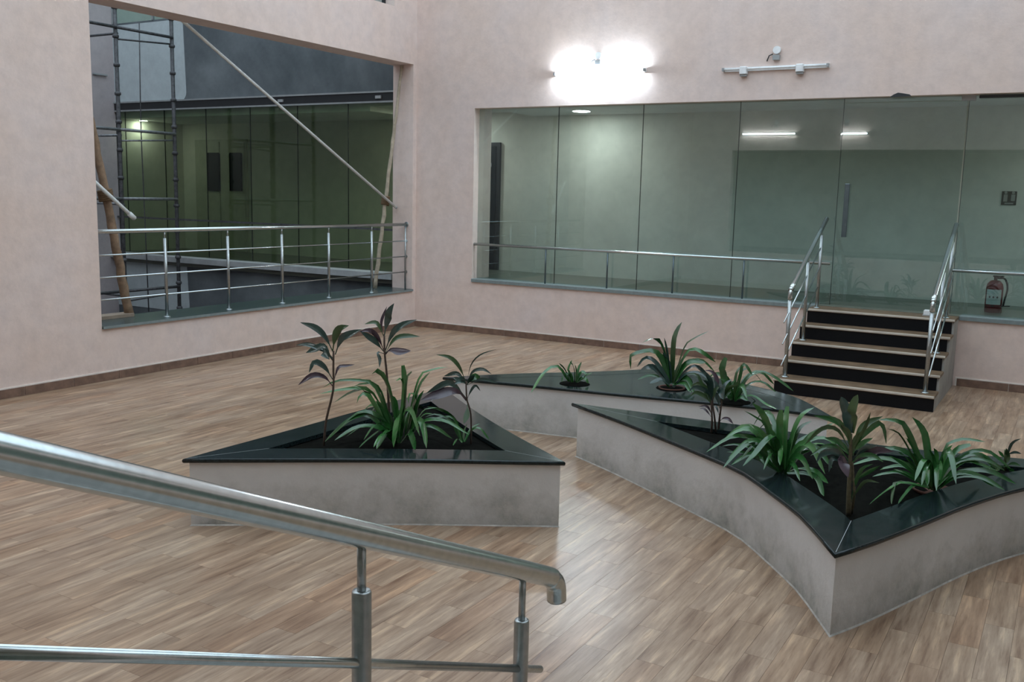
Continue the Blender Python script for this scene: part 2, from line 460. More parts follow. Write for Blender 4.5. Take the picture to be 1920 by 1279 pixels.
# skirting: mortar strip with 0.6 m brown tiles
bl = struct(MB().box((0, YF, 0), (.010, 0, .114)).obj('baseboard_left', 'mortar'))
me1 = MB().bbox((0, 0, 0), (.018, .594, .098), .003).mesh('tile'); me1.materials.append(MATS['skirting_tile'])
y = -.002 - .6
while y > YF:
    o = bpy.data.objects.new('tile', me1); COL.objects.link(o); o.location = (.002, y, .001); o.parent = bl; y -= .6
for (xa, xb, nm) in ((0, 6.78, 'baseboard_back'), (8.6, XR, 'baseboard_back_right')):
    bk = struct(MB().box((xa, -.010, 0), (xb, 0, .114)).obj(nm, 'mortar'))
    x = xa + .02
    while x < xb - .02:
        w = min(.594, xb - x)
        if w > .5935:
            if 'tile_b' not in bpy.data.meshes:
                t_ = MB().bbox((0, -.018, 0), (.594, 0, .098), .003).mesh('tile_b'); t_.materials.append(MATS['skirting_tile'])
            o = bpy.data.objects.new('tile', bpy.data.meshes['tile_b']); COL.objects.link(o); o.parent = bk
        else:
            o = MB().bbox((0, -.018, 0), (w, 0, .098), .003).obj('tile', 'skirting_tile', bk)
        o.location = (x, -.002, .001); x += .6
# sills
s1 = struct(MB().bbox((-.66, OY0, OZ0), (.03, OY1, OZ0 + .035), .004).obj('trim_1', 'dark_sill'))
MB().box((.026, OY0, OZ0 + .001), (.033, OY1, OZ0 + .032)).obj('sill_edge', 'sill_stone', s1)
s2 = struct(MB().bbox((WX0, -.03, .85), (6.78, .28, .905), .005).obj('trim_2', 'sill_stone'))
s3 = struct(MB().bbox((8.58, -.03, .85), (XR, .28, .905), .005).obj('trim_3', 'sill_stone'))

# corridor behind the glass, running the whole length of the building
CX0, CYB, CZ = -8.0, 1.95, 3.70
struct(MB().box((CX0, .28, .7), (XR, CYB, LV)).box((CX0, .0, .7), (-TH, .28, .88)).box((6.78, 0, .85), (8.58, .28, LV)).obj('floor_corridor', 'corridor_tile'))
struct(MB().box((WX0, .28, CZ), (XR, CYB, CZ + .2)).box((-1.2, .25, CZ + .08), (WX0, CYB, CZ + .28)).box((CX0, .25, CZ), (-1.2, CYB, CZ + .28)).obj('ceiling_corridor', 'white_ceiling'))
struct(MB().box((CX0, CYB, .7), (XR, CYB + .2, 8.5)).obj('wall_corridor_back', 'cream_plaster'))
struct(MB().box((CX0 - .2, .2, .7), (CX0, CYB, 8.5)).box((XR, .0, .7), (XR + .2, CYB, 4)).obj('wall_corridor_end', 'cream_plaster'))

# glazed screen on the back wall
w1 = struct(empty('window_1', (WX0, .15, .905)))
xs = [WX0, 2.63, 4.05, 5.52, 6.93]
for a, b in zip(xs, xs[1:]):
    MB().box((a + .003, .145, .906), (b - .003, .157, WZ1)).obj('pane', 'green_glass', w1)
for x in xs[1:]:
    MB().box((x - .0028, .142, .906), (x + .0028, .160, WZ1)).obj('joint', 'joint_black', w1)
for a, b in ((8.45, 9.95), (9.95, 11.45), (11.45, XR)):
    MB().box((a + .003, .145, .906), (b - .003, .157, WZ1)).obj('pane', 'green_glass', w1)
    MB().box((a - .0028, .142, .906), (a + .0028, .160, WZ1)).obj('joint', 'joint_black', w1)
MB().box((8.36, .125, 3.60), (8.52, .175, 3.67)).obj('patch_fitting', 'fixture_grey', w1)
MB().box((8.56, .10, 3.625), (XR, .13, 3.66)).obj('door_track', 'black_metal', w1)
# glass door at the head of the steps, a little ajar on its right-hand pivot
d1 = struct(empty('door_1', (8.43, .15, LV)))
def dpart(mbx, nm, mt):
    return mbx.obj(nm, mt, d1)
dpart(MB().box((6.94, .144, .915), (8.43, .156, 3.60)), 'pane', 'green_glass')
dpart(MB().box((6.94, .142, 3.61), (8.43, .158, WZ1)), 'pane', 'green_glass')
hd = dpart(MB().bbox((7.035, .075, 1.84), (7.10, .10, 2.55), .006), 'handle', 'handle_steel')
for z in (1.95, 2.41): MB().tube([(7.06, .085, z), (7.06, .15, z)], .012, 8).obj('handle_stud', 'stainless_steel', d1)
DOOR_ANGLE = 1.65
d1.rotation_euler.z = math.radians(DOOR_ANGLE)

# dark door at the end of the corridor's back wall
d2 = struct(empty('door_2', (0, CYB, LV)))
MB().box((-.75, CYB - .06, LV), (.50, CYB - .001, 3.24)).obj('frame', 'black_metal', d2)
MB().box((-.68, CYB - .075, LV + .005), (.43, CYB - .06, 3.17)).obj('leaf', 'dark_door', d2)
MB().box((.24, CYB - .10, 2.80), (.34, CYB - .075, 2.87)).obj('door_closer', 'fixture_grey', d2)

# ------------------------------------------------------------------ light shaft seen through the left opening
FY = .2
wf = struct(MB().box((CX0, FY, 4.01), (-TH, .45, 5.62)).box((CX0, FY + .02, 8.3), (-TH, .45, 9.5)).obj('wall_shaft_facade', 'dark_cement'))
def rpanel(x0, x1, z0, z1, r):
    """painted patch 8 mm proud of the cement with one rounded corner at the lower right"""
    pts = [(x0, z1), (x0, z0), (x1 - r, z0)] + [(x1 - r + r * math.sin(a), z0 + r - r * math.cos(a)) for a in np.linspace(.2, math.pi / 2, 6)] + [(x1 - .05, z1)]
    k = MB(); n = len(pts)
    k.v = [(x, FY - .008, z) for x, z in pts] + [(x, FY + .01, z) for x, z in pts]
    k.f = [tuple(range(n)), tuple(range(2 * n - 1, n - 1, -1))] + [(i, i + n, (i + 1) % n + n, (i + 1) % n) for i in range(n)]; k.sm = [False] * len(k.f)
    return k
rpanel(CX0, -5.82, 4.02, 5.58, .14).obj('painted_patch', 'primer_plaster', wf)
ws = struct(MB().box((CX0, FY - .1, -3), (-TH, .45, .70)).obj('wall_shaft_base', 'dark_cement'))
k = rpanel(CX0, -5.78, -.25, .69, .14); k.v = [(x, y - .1, z) for x, y, z in k.v]; k.obj('painted_patch', 'primer_plaster', ws)
struct(MB().box((CX0, -.08, .78), (-TH - .05, .28, .885)).obj('trim_4', 'dust_grey'))
tb = struct(MB().box((CX0, FY - .03, 3.86), (-TH, FY + .06, 4.02)).obj('trim_5', 'black_metal'))
MB().box((CX0, FY - .05, 4.0), (-TH, FY, 4.03)).obj('band_lip', 'fixture_grey', tb)
MB().box((CX0, FY - .045, 3.83), (-TH, FY, 3.86)).obj('band_lip', 'fixture_grey', tb)
for x in (-3.3, -1.0): MB().box((x, FY - .06, 3.90), (x + .12, FY - .02, 3.95)).obj('clamp', 'dust_grey', tb)
w2 = struct(empty('window_2', (CX0, FY, .9)))
x = -TH - .03
while x > CX0:
    a = max(x - 1.21, CX0)
    MB().box((a + .004, FY, .90), (x - .004, FY + .012, 3.84)).obj('pane', 'dark_green_glass', w2)
    MB().box((a - .003, FY - .004, .90), (a + .003, FY + .016, 3.84)).obj('joint', 'joint_black', w2)
    x -= 1.21
MB().box((CX0, FY - .06, 1.62), (-TH - .02, FY - .03, 1.655)).obj('inner_rail', 'scaffold_steel', w2)
w3 = struct(empty('window_3', (CX0, FY, 5.62)))
for k_ in range(6):
    a = CX0 + k_ * 1.25
    MB().box((a + .02, FY, 5.62), (min(a + 1.23, -TH), FY + .012, 8.3)).obj('pane', 'green_glass', w3)
    MB().box((a - .02, FY - .02, 5.62), (a + .02, FY + .03, 8.3)).obj('mullion', 'fixture_grey', w3)
struct(MB().box((CX0, .45, 5.45), (-TH, CYB, 5.6)).obj('floor_upper', 'corridor_tile'))
# twin-panel door behind the shaft glazing
d3 = struct(empty('door_3', (-6.8, CYB, LV)))
MB().box((-7.55, CYB - .05, LV), (-5.95, CYB - .001, 3.35)).obj('frame', 'door_cream', d3)
for a, b in ((-7.50, -6.765), (-6.735, -6.0)):
    MB().box((a, CYB - .07, LV + .01), (b, CYB - .05, 3.30)).obj('leaf', 'door_cream', d3)
for px0, px1 in ((390, 413), (431, 455)):
    p0 = on_y(px0, 287, CYB - .07); p1 = on_y(px1, 359, CYB - .07)
    MB().bbox((p0[0], CYB - .085, p1[2]), (p1[0], CYB - .07, p0[2]), .03).obj('vision_panel', 'dark_door', d3)
# other shaft walls and its ground
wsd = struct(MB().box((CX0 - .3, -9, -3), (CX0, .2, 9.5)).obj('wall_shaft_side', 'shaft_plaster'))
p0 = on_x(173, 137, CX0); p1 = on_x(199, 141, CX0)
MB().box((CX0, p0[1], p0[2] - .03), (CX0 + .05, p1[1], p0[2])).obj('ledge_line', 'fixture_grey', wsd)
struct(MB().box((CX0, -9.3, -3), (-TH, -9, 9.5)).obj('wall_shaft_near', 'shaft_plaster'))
struct(MB().box((CX0, -9, -3.2), (-TH, .2, -3)).obj('floor_shaft', 'shaft_ground'))
# upper window in the left wall
w4 = struct(empty('window_4', (-.2, UY0, UZ0)))
MB().box((-.22, UY0, UZ0), (-.18, UY1, UZ0 + .05)).box((-.22, UY0, UZ1 - .05), (-.18, UY1, UZ1)).box((-.22, UY0, UZ0), (-.18, UY0 + .05, UZ1)).box((-.22, UY1 - .05, UZ0), (-.18, UY1, UZ1)).obj('frame', 'black_metal', w4)
MB().box((-.205, UY0 + .05, UZ0 + .05), (-.195, UY1 - .05, UZ1 - .05)).obj('pane', 'green_glass', w4)

# ================================================================== THINGS
# ------------------------------------------------------------------ steps to the glass door
SX0, SX1 = 6.79, 8.58
RY = [-1.93, -1.56, -1.20, -.84, -.50]
st = thing('staircase', (7.68, -.95, 0), 'short flight of five steps with black risers below the glass door', 'stairs')
mb = MB()
for i in range(5):
    y1 = RY[i + 1] if i < 4 else -.032
    mb.box((SX0 + .01, RY[i] + .012, 0), (SX1 - .005, y1 + .012 if i < 4 else -.032, (i + 1) * .18 - .03))
mb.obj('body', 'stair_plaster', st)
for i in range(5):
    z = (i + 1) * .18
    MB().box((SX0, RY[i], z - .18 + (.001 if i == 0 else 0)), (SX1 - .03 if i else SX1 - .0, RY[i] + .012, z - .03)).obj('riser', 'riser_black', st)
    y1 = RY[i + 1] if i < 4 else -.032
    tr = MB().bbox((SX0 - .01, RY[i] - .015, z - .03), (SX1, y1 + .002, z), .004).obj('tread', 'tread_stone', st)
    MB().bbox((SX0 - .012, RY[i] - .02, z - .022), (SX1 + .001, RY[i] + .006, z + .0015), .004).obj('nosing', 'nosing_stone', tr)

def stair_rail(x, label, posts, y0, z0, y1, z1, bars, side):
    t = thing('stair_handrail', (x, posts[0][0], posts[0][1]), label, 'handrail', 'handrails of the back steps')
    sl = (z1 - z0) / (y1 - y0)
    zr = lambda y: z0 + (y - y0) * sl
    pts = [(x, y0, z0 - .11), (x, y0, z0 - .05), (x, y0 + .012, z0 - .012), (x, y0 + .05, zr(y0 + .05)), (x, y0 + .12, zr(y0 + .12)), (x, y1, z1)]
    MB().tube([tuple(p) for p in catmull(pts, 4)], .030, 14).obj('top_rail', 'stainless_steel', t)
    for k, (py, pz) in enumerate(posts):
        if k == 0: MB().tube([(x, py, pz), (x, py, z0 - .10)], .024, 12).obj('post', 'brushed_steel', t)
        else: MB().tube([(x, py, pz), (x, py, zr(py) - .10)], .021, 12).tube([(x, py, zr(py) - .11), (x, py, zr(py) - .01)], .010, 8).obj('post', 'brushed_steel', t)
        MB().lathe((x, py, pz), [(.045, 0), (.045, .008), (.026, .014)], 14).obj('post_flange', 'stainless_steel', t)
    for d in bars:
        a, b = y0 - .22, y1 - .20
        if side: a += .12; b += .05
        MB().tube([(x + side * .035, a, zr(a) - d), (x + side * .035, b, zr(b) - d)], .009, 8).obj('bar', 'stainless_steel', t)
    return t
stair_rail(6.87, 'steel handrail on the left edge of the back steps', [(-1.76, .18), (-.98, .54), (-.34, .90)], -1.76, 1.24, -.12, 2.08, (.26, .52, .78), 0)
stair_rail(8.46, 'steel handrail on the right edge of the back steps', [(-1.76, .18), (-1.0, .54), (-.34, .90)], -1.76, 1.22, -.12, 2.06, (.26, .52, .78), 1)

# ------------------------------------------------------------------ railing in the big left opening
RX, RZ = -.12, 1.755
SZ = OZ0 + .035
t = thing('window_railing', (RX, -3.2, SZ), 'stainless steel railing with three bars across the big left opening', 'railing')
MB().tube([(RX, OY0 + .001, RZ), (RX, OY1 - .012, RZ)], .026, 14).obj('top_rail', 'stainless_steel', t)
MB().tube([(RX, OY1 - .014, RZ), (RX, OY1 - .001, RZ)], .045, 14).obj('wall_flange', 'stainless_steel', t)
PY = [on_x(px, py, RX)[1] for px, py in ((311, 515), (428, 507), (529, 500), (616.5, 493), (697, 488))]
for y in PY:
    MB().tube([(RX, y, SZ), (RX, y, RZ - .10)], .021, 12).tube([(RX, y, RZ - .11), (RX, y, RZ - .01)], .010, 8).obj('post', 'brushed_steel', t)
    MB().lathe((RX, y, SZ), [(.045, 0), (.045, .008), (.026, .014)], 14).obj('post_flange', 'stainless_steel', t)
MB().tube([(RX, OY1 - .03, SZ), (RX, OY1 - .03, RZ - .02)], .014, 10).obj('post', 'brushed_steel', t)
for z in (1.475, 1.21, .945):
    MB().tube([(RX, OY0 + .001, z), (RX, OY1 - .003, z)], .010, 8).obj('bar', 'stainless_steel', t)
    MB().tube([(RX, OY1 - .014, z), (RX, OY1 - .001, z)], .026, 12).obj('wall_flange', 'stainless_steel', t)

# ------------------------------------------------------------------ low rails along the glass screen
def sill_rail(x0, x1, posts, label):
    t = thing('sill_rail', ((x0 + x1) / 2, .05, .906), label, 'railing', 'low rails on the stone sill')
    MB().tube([(x0, .05, 1.475), (x1, .05, 1.475)], .022, 12).obj('rail', 'stainless_steel', t)
    for x in posts: MB().tube([(x, .05, .906), (x, .05, 1.47)], .013, 10).obj('post', 'handle_steel', t)  # posts in darker steel: a dark reflection put into their colour
    return t
sill_rail(WX0 + .001, 6.92, [2.52, 3.60, 4.67, 5.73], 'low single steel rail on the sill left of the back steps')
sill_rail(8.40, XR - .001, [9.6, 10.7, 11.8], 'low single steel rail on the sill right of the back steps')

# ------------------------------------------------------------------ foreground handrail of the near steps
HX = 8.72; SLP = -.4546
hz = lambda y: 1.976 + (y + 12.712) * SLP
t = thing('stair_handrail', (HX, -11.45, .36), 'large steel handrail sloping down across the foreground', 'handrail')
ye = -11.30
pts = [(HX, -12.93, hz(-12.93)), (HX, -12.4, hz(-12.4)), (HX, -11.9, hz(-11.9)), (HX, ye - .06, hz(ye - .06)), (HX, ye, hz(ye) - .004), (HX, ye + .028, hz(ye) - .030), (HX, ye + .036, hz(ye) - .075)]
MB().tube([tuple(p) for p in catmull(pts, 6)], .0255, 28).obj('top_rail', 'stainless_steel', t)
for py, ztread in ((-12.055, .54), (-11.447, .36)):
    zc = hz(py) - (.108 if py < -12 else .125)
    MB().tube([(HX, py, zc - .02), (HX, py, hz(py) - .02)], .0085, 16).obj('post_neck', 'brushed_steel', t)
    MB().lathe((HX, py, ztread), [(.0185, 0), (.0185, zc - ztread - .004), (.0165, zc - ztread), (.0095, zc - ztread)], 24).obj('post', 'brushed_steel', t)
for dz in (.253, .506, .759):
    MB().tube([(HX, -12.93, hz(-12.93) - dz), (HX, -11.345, hz(-11.345) - dz)], .0098, 16).obj('bar', 'stainless_steel', t)

# ------------------------------------------------------------------ planters
def seg_int(p, p2, q, q2):
    r = p2 - p; s = q2 - q; den = r[0] * s[1] - r[1] * s[0]
    if abs(den) < 1e-9: return None
    d = q - p; t_ = (d[0] * s[1] - d[1] * s[0]) / den; u = (d[0] * r[1] - d[1] * r[0]) / den
    if -1e-6 <= t_ <= 1 + 1e-6 and -1e-6 <= u <= 1 + 1e-6: return t_, u
    return None
def offset(side, w):
    P = [np.array(p, float) for p in side]; out = []
    for i in range(len(P)):
        a = P[max(i - 1, 0)]; b = P[min(i + 1, len(P) - 1)]; d = (b - a) / np.linalg.norm(b - a)
        out.append(P[i] + np.array([-d[1], d[0]]) * w)
    d0 = out[0] - out[1]; d0 /= np.linalg.norm(d0); d1_ = out[-1] - out[-2]; d1_ /= np.linalg.norm(d1_)
    ext = 4.0 if w < 0 else 0.3
    return [out[0] + d0 * ext] + out + [out[-1] + d1_ * ext]
def inset(sides, w, n=18):
    off = [offset(s, w) for s in sides]; m_ = len(off); hits = []
    for i in range(m_):
        A, B = off[i], off[(i + 1) % m_]; best = None
        for a in range(len(A) - 1):
            for b in range(len(B) - 1):
                h = seg_int(A[a], A[a + 1], B[b], B[b + 1])
                if h:
                    key = a + h[0] if w > 0 else -(a + h[0])
                    # inner offset: take the last crossing on A that is first on B
                    sc_ = (a + h[0]) - (b + h[1])
                    if best is None or sc_ > best[0]: best = (sc_, a, b, A[a] + (A[a + 1] - A[a]) * h[0])
        hits.append(best)
    out = []
    for i in range(m_):
        st_ = hits[i - 1]; en = hits[i]
        A = off[i]; pl = [st_[3]] + [A[k] for k in range(st_[2] + 1, en[1] + 1)] + [en[3]]
        out.append(resample(pl, n))
    return out
ZC = .48
PL_LABEL = {'A': 'white planter with black granite rim nearest the big left opening',
            'B': 'large concave-sided white planter with black granite rim at the right front',
            'C': 'long low white planter with black granite rim farthest back beside the steps'}
SOIL = .455
for key in 'ABC':
    sides = PLANTERS[key]
    cx = np.mean([p[0] for s in sides for p in s]); cy = np.mean([p[1] for s in sides for p in s])
    t = thing('planter', (cx, cy, 0), PL_LABEL[key], 'planter', 'granite-rimmed planters in the courtyard')
    N = 18
    outer = [resample(s, N) for s in sides]
    body = inset(sides, .022, N)
    ring = [p for s in body for p in s[:-1]]
    n = len(ring); mb = MB()
    inn_b = [p for s in inset(sides, .12, N) for p in s[:-1]]
    mb.v = [(p[0], p[1], 0) for p in ring] + [(p[0], p[1], ZC - .03) for p in ring] + [(p[0], p[1], ZC - .03) for p in inn_b] + [(p[0], p[1], .30) for p in inn_b]
    for L_ in range(3):
        for i in range(n):
            j = (i + 1) % n
            mb.f.append((L_ * n + i, L_ * n + j, L_ * n + n + j, L_ * n + n + i)); mb.sm.append(False)
    mb.obj('plaster_wall', 'stained_plaster', t)
    mb = MB(); b0 = [p for s in inset(sides, .0165, N) for p in s[:-1]]
    rnd = random.Random(3)
    mb.v = [(p[0], p[1], 0.0005) for p in b0] + [(q[0] * .6 + p[0] * .4, q[1] * .6 + p[1] * .4, (.004 + rnd.random() * .004)) for p, q in zip(b0, ring)] + [(q[0], q[1], .010) for q in ring]
    for L_ in range(2):
        for i in range(n):
            j = (i + 1) % n
            mb.f.append((L_ * n + i, L_ * n + j, L_ * n + n + j, L_ * n + n + i)); mb.sm.append(True)
    mb.obj('mortar_bead', 'bead_mortar', t)
    wc = {'A': .27, 'B': .27, 'C': .20}[key]
    inner = inset(sides, wc, N)
    for s in range(3):
        mb = MB(); O_, I_ = outer[s], inner[s]
        for k in range(N + 1):
            o_, i_ = O_[k], I_[k]; d = (i_ - o_) / np.linalg.norm(i_ - o_)
            o1 = o_ + d * .004; o2 = o_ + d * .013
            mb.v += [(i_[0], i_[1], ZC - .03), (i_[0], i_[1], ZC), (o2[0], o2[1], ZC), (o1[0], o1[1], ZC - .004), (o_[0], o_[1], ZC - .014), (o1[0], o1[1], ZC - .026), (o2[0], o2[1], ZC - .03)]
        for k in range(N):
            for j in range(7):
                a = k * 7 + j; b = k * 7 + (j + 1) % 7
                mb.f.append((a, b, b + 7, a + 7)); mb.sm.append(2 <= j <= 5)
        mb.f += [tuple(range(7))[::-1], tuple(N * 7 + j for j in range(7))]; mb.sm += [False, False]
        mb.obj('coping_slab', 'black_granite', t)
        # pale mitre joint at the corner
        a, b = O_[-1], I_[-1]; d = (b - a) / np.linalg.norm(b - a); nn = np.array([-d[1], d[0]]) * .0013
        if key != 'C':
            MB().poly([(a[0] + d[0] * .03 + nn[0], a[1] + d[1] * .03 + nn[1], ZC + .0006), (a[0] + d[0] * .03 - nn[0], a[1] + d[1] * .03 - nn[1], ZC + .0006), (b[0] - nn[0], b[1] - nn[1], ZC + .0006), (b[0] + nn[0], b[1] + nn[1], ZC + .0006)]).obj('mitre_joint', 'dust_grey', t)
    # soil surface: lumpy fan
    ip = [p for s in inner for p in s[:-1]]; c = np.mean(ip, axis=0); rnd = random.Random(5); mb = MB(); n = len(ip)
    LV_ = [1.02, .8, .6, .4, .2]
    for f_ in LV_:
        for p in ip:
            q = c + (p - c) * f_; mb.v.append((q[0], q[1], SOIL - .012 + (rnd.random() * .018 if f_ < 1 else 0)))
    mb.v.append((c[0], c[1], SOIL))
    for L_ in range(4):
        for i in range(n):
            j = (i + 1) % n; mb.f.append((L_ * n + i, L_ * n + j, L_ * n + n + j, L_ * n + n + i)); mb.sm.append(True)
    for i in range(n): mb.f.append((4 * n + i, 4 * n + (i + 1) % n, 5 * n)); mb.sm.append(True)
    if key == 'C':      # the far planter is closed with a granite slab; its plants grow through holes
        mb = MB(); mb.poly([(p[0], p[1], ZC - .001) for p in ip]); mb.poly([(p[0], p[1], ZC - .03) for p in ip], True)
        k0 = len(mb.v) // 2
        for i in range(k0): mb.f.append((i, i + k0, (i + 1) % k0 + k0, (i + 1) % k0)); mb.sm.append(False)
        mb.obj('infill_slab', 'black_granite', t)
    else:
        so = mb.obj('soil', 'soil', t); so['kind'] = 'stuff'

# ------------------------------------------------------------------ plants, each leaf traced from the picture and set at its own depth
FWD = RW @ np.array([0, 0, 1.0]); FH = np.array([FWD[0], FWD[1], 0]); FH /= np.linalg.norm(FH)
def lift(base, px, py, depth):
    """world point seen at a pixel, on the upright plane through the plant's foot, then moved by depth towards the viewer side"""
    r = ray(px, py); t_ = ((base - CAM) @ FH) / (r @ FH) - depth
    p = CAM + r * t_
    zmin = ZC + .012
    if p[2] < zmin and depth >= 0:
        t2 = (zmin - CAM[2]) / r[2]
        p = CAM + r * min(t_, t2)
    return p
def leaf_mesh(pts, width, kind, rng):
    C = resample(catmull(pts, 6), 11); n = len(C); mb = MB()
    hint = np.array([-.35 + rng.uniform(-.4, .4), -.75, .65 + rng.uniform(-.2, .3)]) if kind != 'blade' else np.array([.45 + rng.uniform(-.3, .3), -1.0, .35 + rng.uniform(-.15, .3)])
    prev = None
    for i, p in enumerate(C):
        u = i / (n - 1)
        if kind == 'strap': w = min(1, .55 + 1.4 * u) * (1 if u < .6 else max(0.06, math.sqrt(max(0, 1 - ((u - .6) / .4) ** 2))))
        elif kind == 'blunt': w = min(1, .6 + 1.2 * u) * (1 if u < .85 else max(.45, 1 - (u - .85) * 3))
        else: w = .16 if u < .18 else .16 + .84 * math.sin(min(1, (u - .18) / .40) * math.pi / 2) if u < .58 else max(.03, 1 - ((u - .58) / .42) ** 1.8)
        tg = C[min(i + 1, n - 1)] - C[max(i - 1, 0)]; tg = tg / (np.linalg.norm(tg) + 1e-9)
        s = np.cross(tg, hint); L_ = np.linalg.norm(s)
        s = s / L_ if L_ > .15 else (prev if prev is not None else np.array([1., 0, 0]))
        if prev is not None and s @ prev < 0: s = -s
        if prev is not None: s = s * .6 + prev * .4; s /= np.linalg.norm(s)
        prev = s
        nr = np.cross(s, tg)
        if nr[2] < 0: nr = -nr
        h = width * w * .5
        mb.v += [tuple(p - s * h + nr * h * .28), tuple(p), tuple(p + s * h + nr * h * .28)]
    for i in range(n - 1):
        for j in range(2):
            a = i * 3 + j; mb.f.append((a, a + 1, a + 4, a + 3)); mb.sm.append(True)
    return mb
def plant(name, label, cat, crop, foot, leaves, stems=(), group=None, kind='strap', mats=('lily_leaf',), fill=0, seed=1, foot_z=SOIL, flen=(.25, .45), pot=False):
    """crop = (x0, y0, scale) of the enlarged view the strokes were measured in"""
    rng = random.Random(seed)
    X = lambda q: (crop[0] + q[0] / crop[2], crop[1] + q[1] / crop[2])
    fx, fy = X(foot); B = on_z(fx, fy, foot_z + .005)
    t = thing(name, tuple(B), label, cat, group)
    mpp = ((B - CAM) @ FWD) / F / crop[2]          # metres per crop pixel
    for st_ in stems:
        path, r0, r1, mt = st_
        P = []
        for i, q in enumerate(path):
            p = lift(B, *X(q), 0.0) if i else on_z(*X(q), foot_z - .01)
            P.append(p)
        C = resample(catmull(P, 5), 10)
        MB().tube([tuple(c) for c in C], [(r0 + (r1 - r0) * i / 10) * mpp for i in range(11)], 8).obj('stem', mt, t)
    for lf in leaves:
        path, w = lf[0], lf[1]
        mt = lf[2] if len(lf) > 2 and lf[2] else mats[rng.randrange(len(mats))]
        dep = lf[3] if len(lf) > 3 else rng.uniform(-.10, .10)
        kd = lf[4] if len(lf) > 4 else kind
        P = [lift(B, *X(q), dep * (i / (len(path) - 1))) for i, q in enumerate(path)]
        leaf_mesh(P, w * mpp, kd, rng).obj('leaf', mt, t)
    for k in range(fill):
        an = rng.uniform(0, 2 * math.pi); L_ = rng.uniform(*flen); d = np.array([math.cos(an), math.sin(an), 0]); up = rng.uniform(.5, 1.1)
        s = B + d * .02
        P = [s, s + d * L_ * .25 + np.array([0, 0, L_ * .5 * up]), s + d * L_ * .6 + np.array([0, 0, L_ * .62 * up]), s + d * L_ * .95 + np.array([0, 0, L_ * (.35 * up)])]
        leaf_mesh([np.array(p) for p in P], rng.uniform(.028, .04), 'strap', rng).obj('leaf', mats[rng.randrange(len(mats))], t)
    if foot_z > SOIL + .01:
        MB().lathe(tuple(B - np.array([0, 0, .006])), [(.15, 0), (.15, .004), (.02, .012)], 18).obj('root_hole', 'soil', t)
    if pot:
        MB().lathe(tuple(B - np.array([0, 0, .098])), [(.10, 0), (.118, .09), (.128, .092), (.128, .106), (.118, .106), (.112, .09)], 20).obj('pot_rim', 'terracotta', t)
    return t
LM = ('lily_leaf', 'lily_leaf', 'lily_leaf_pale')
G1 = 'strap-leaved lilies in the planters'; G2 = 'cordylines in the planters'
cA = (600, 670, 6.733)
plant('lily_plant', 'big arching strap-leaved lily in the middle of the left planter', 'plant', cA, (985, 1090), [
  ([(970, 1000), (870, 430), (750, 180), (655, 215)], 95), ([(1030, 1000), (1075, 350), (1050, 105)], 90, 'lily_leaf_pale', -.05, 'blunt'),
  ([(1040, 1000), (1100, 300), (1160, 190)], 60, None, .05, 'blunt'), ([(1000, 1000), (1040, 330), (970, 300)], 70, None, .1, 'blunt'),
  ([(1080, 1000), (1250, 280), (1430, 160), (1610, 128)], 45), ([(1110, 1000), (1250, 400), (1390, 190)], 75, 'lily_leaf_pale'),
  ([(1110, 1000), (1200, 520), (1130, 470), (1120, 590)], 80, 'lily_leaf_pale', .12), ([(1150, 1000), (1230, 600), (1310, 420)], 70),
  ([(930, 1000), (700, 370), (430, 295), (200, 305), (40, 385)], 42, None, -.12), ([(920, 1000), (650, 440), (350, 405), (0, 465)], 52, None, -.05),
  ([(910, 1000), (600, 460), (420, 440), (180, 575)], 70), ([(900, 1000), (640, 520), (520, 470), (465, 585)], 55, 'lily_leaf_pale', .08),
  ([(900, 1030), (640, 745), (380, 790), (60, 1070)], 62, None, .12), ([(990, 1050), (1000, 735), (965, 900), (930, 1140)], 105, 'lily_leaf_pale', .3),
  ([(960, 1050), (880, 925), (800, 1020), (715, 1165)], 85, 'lily_leaf_pale', .3), ([(940, 1050), (800, 925), (640, 1020), (490, 1150)], 62, None, .25),
  ([(1080, 1060), (1130, 950), (1185, 1060), (1205, 1175)], 85, None, .3), ([(1110, 1050), (1240, 785), (1320, 930), (1345, 1150)], 80, 'lily_leaf_pale', .25),
  ([(1110, 1020), (1290, 700), (1400, 650), (1490, 640)], 35), ([(1110, 1020), (1290, 745), (1420, 715)], 32), ([(1110, 1030), (1340, 790), (1560, 785)], 40),
  ([(930, 1000), (750, 395), (560, 335), (430, 370)], 38, None, -.15), ([(900, 1000), (780, 640), (700, 560)], 70), ([(980, 1000), (960, 600), (900, 480)], 80), ([(1080, 1000), (1140, 700), (1190, 560)], 80)],
  group=G1, mats=LM, fill=14, flen=(.32, .56), seed=2)
c1 = (550, 560, 4.267)
plant('cordyline_plant', 'slender cordyline on a bent bare stem at the left planter front', 'plant', c1, (245, 1180), [
  ([(318, 430), (250, 300), (170, 230), (55, 193)], 52, None, -.05), ([(315, 420), (335, 300), (370, 240), (445, 218)], 62, 'cordyline_green', .03), ([(335, 450), (380, 330), (440, 290), (545, 248)], 58),
  ([(315, 490), (250, 395), (200, 395), (100, 437)], 62), ([(318, 500), (270, 440), (235, 430), (290, 490)], 60, None, .1), ([(315, 650), (250, 550), (170, 510), (125, 595)], 48),
  ([(320, 710), (250, 630), (150, 618), (38, 695)], 46, 'cordyline_purple', .05), ([(322, 670), (360, 555), (420, 540), (492, 530)], 26, 'cordyline_purple'), ([(320, 480), (240, 420), (120, 370), (20, 375)], 38, None, -.1)],
  stems=[([(245, 1185), (262, 980), (318, 740), (320, 560), (322, 420)], 10, 8, 'stem_brown')], group=G2, kind='blade', mats=('cordyline_leaf',), seed=3)
c2 = (660, 560, 9.136)
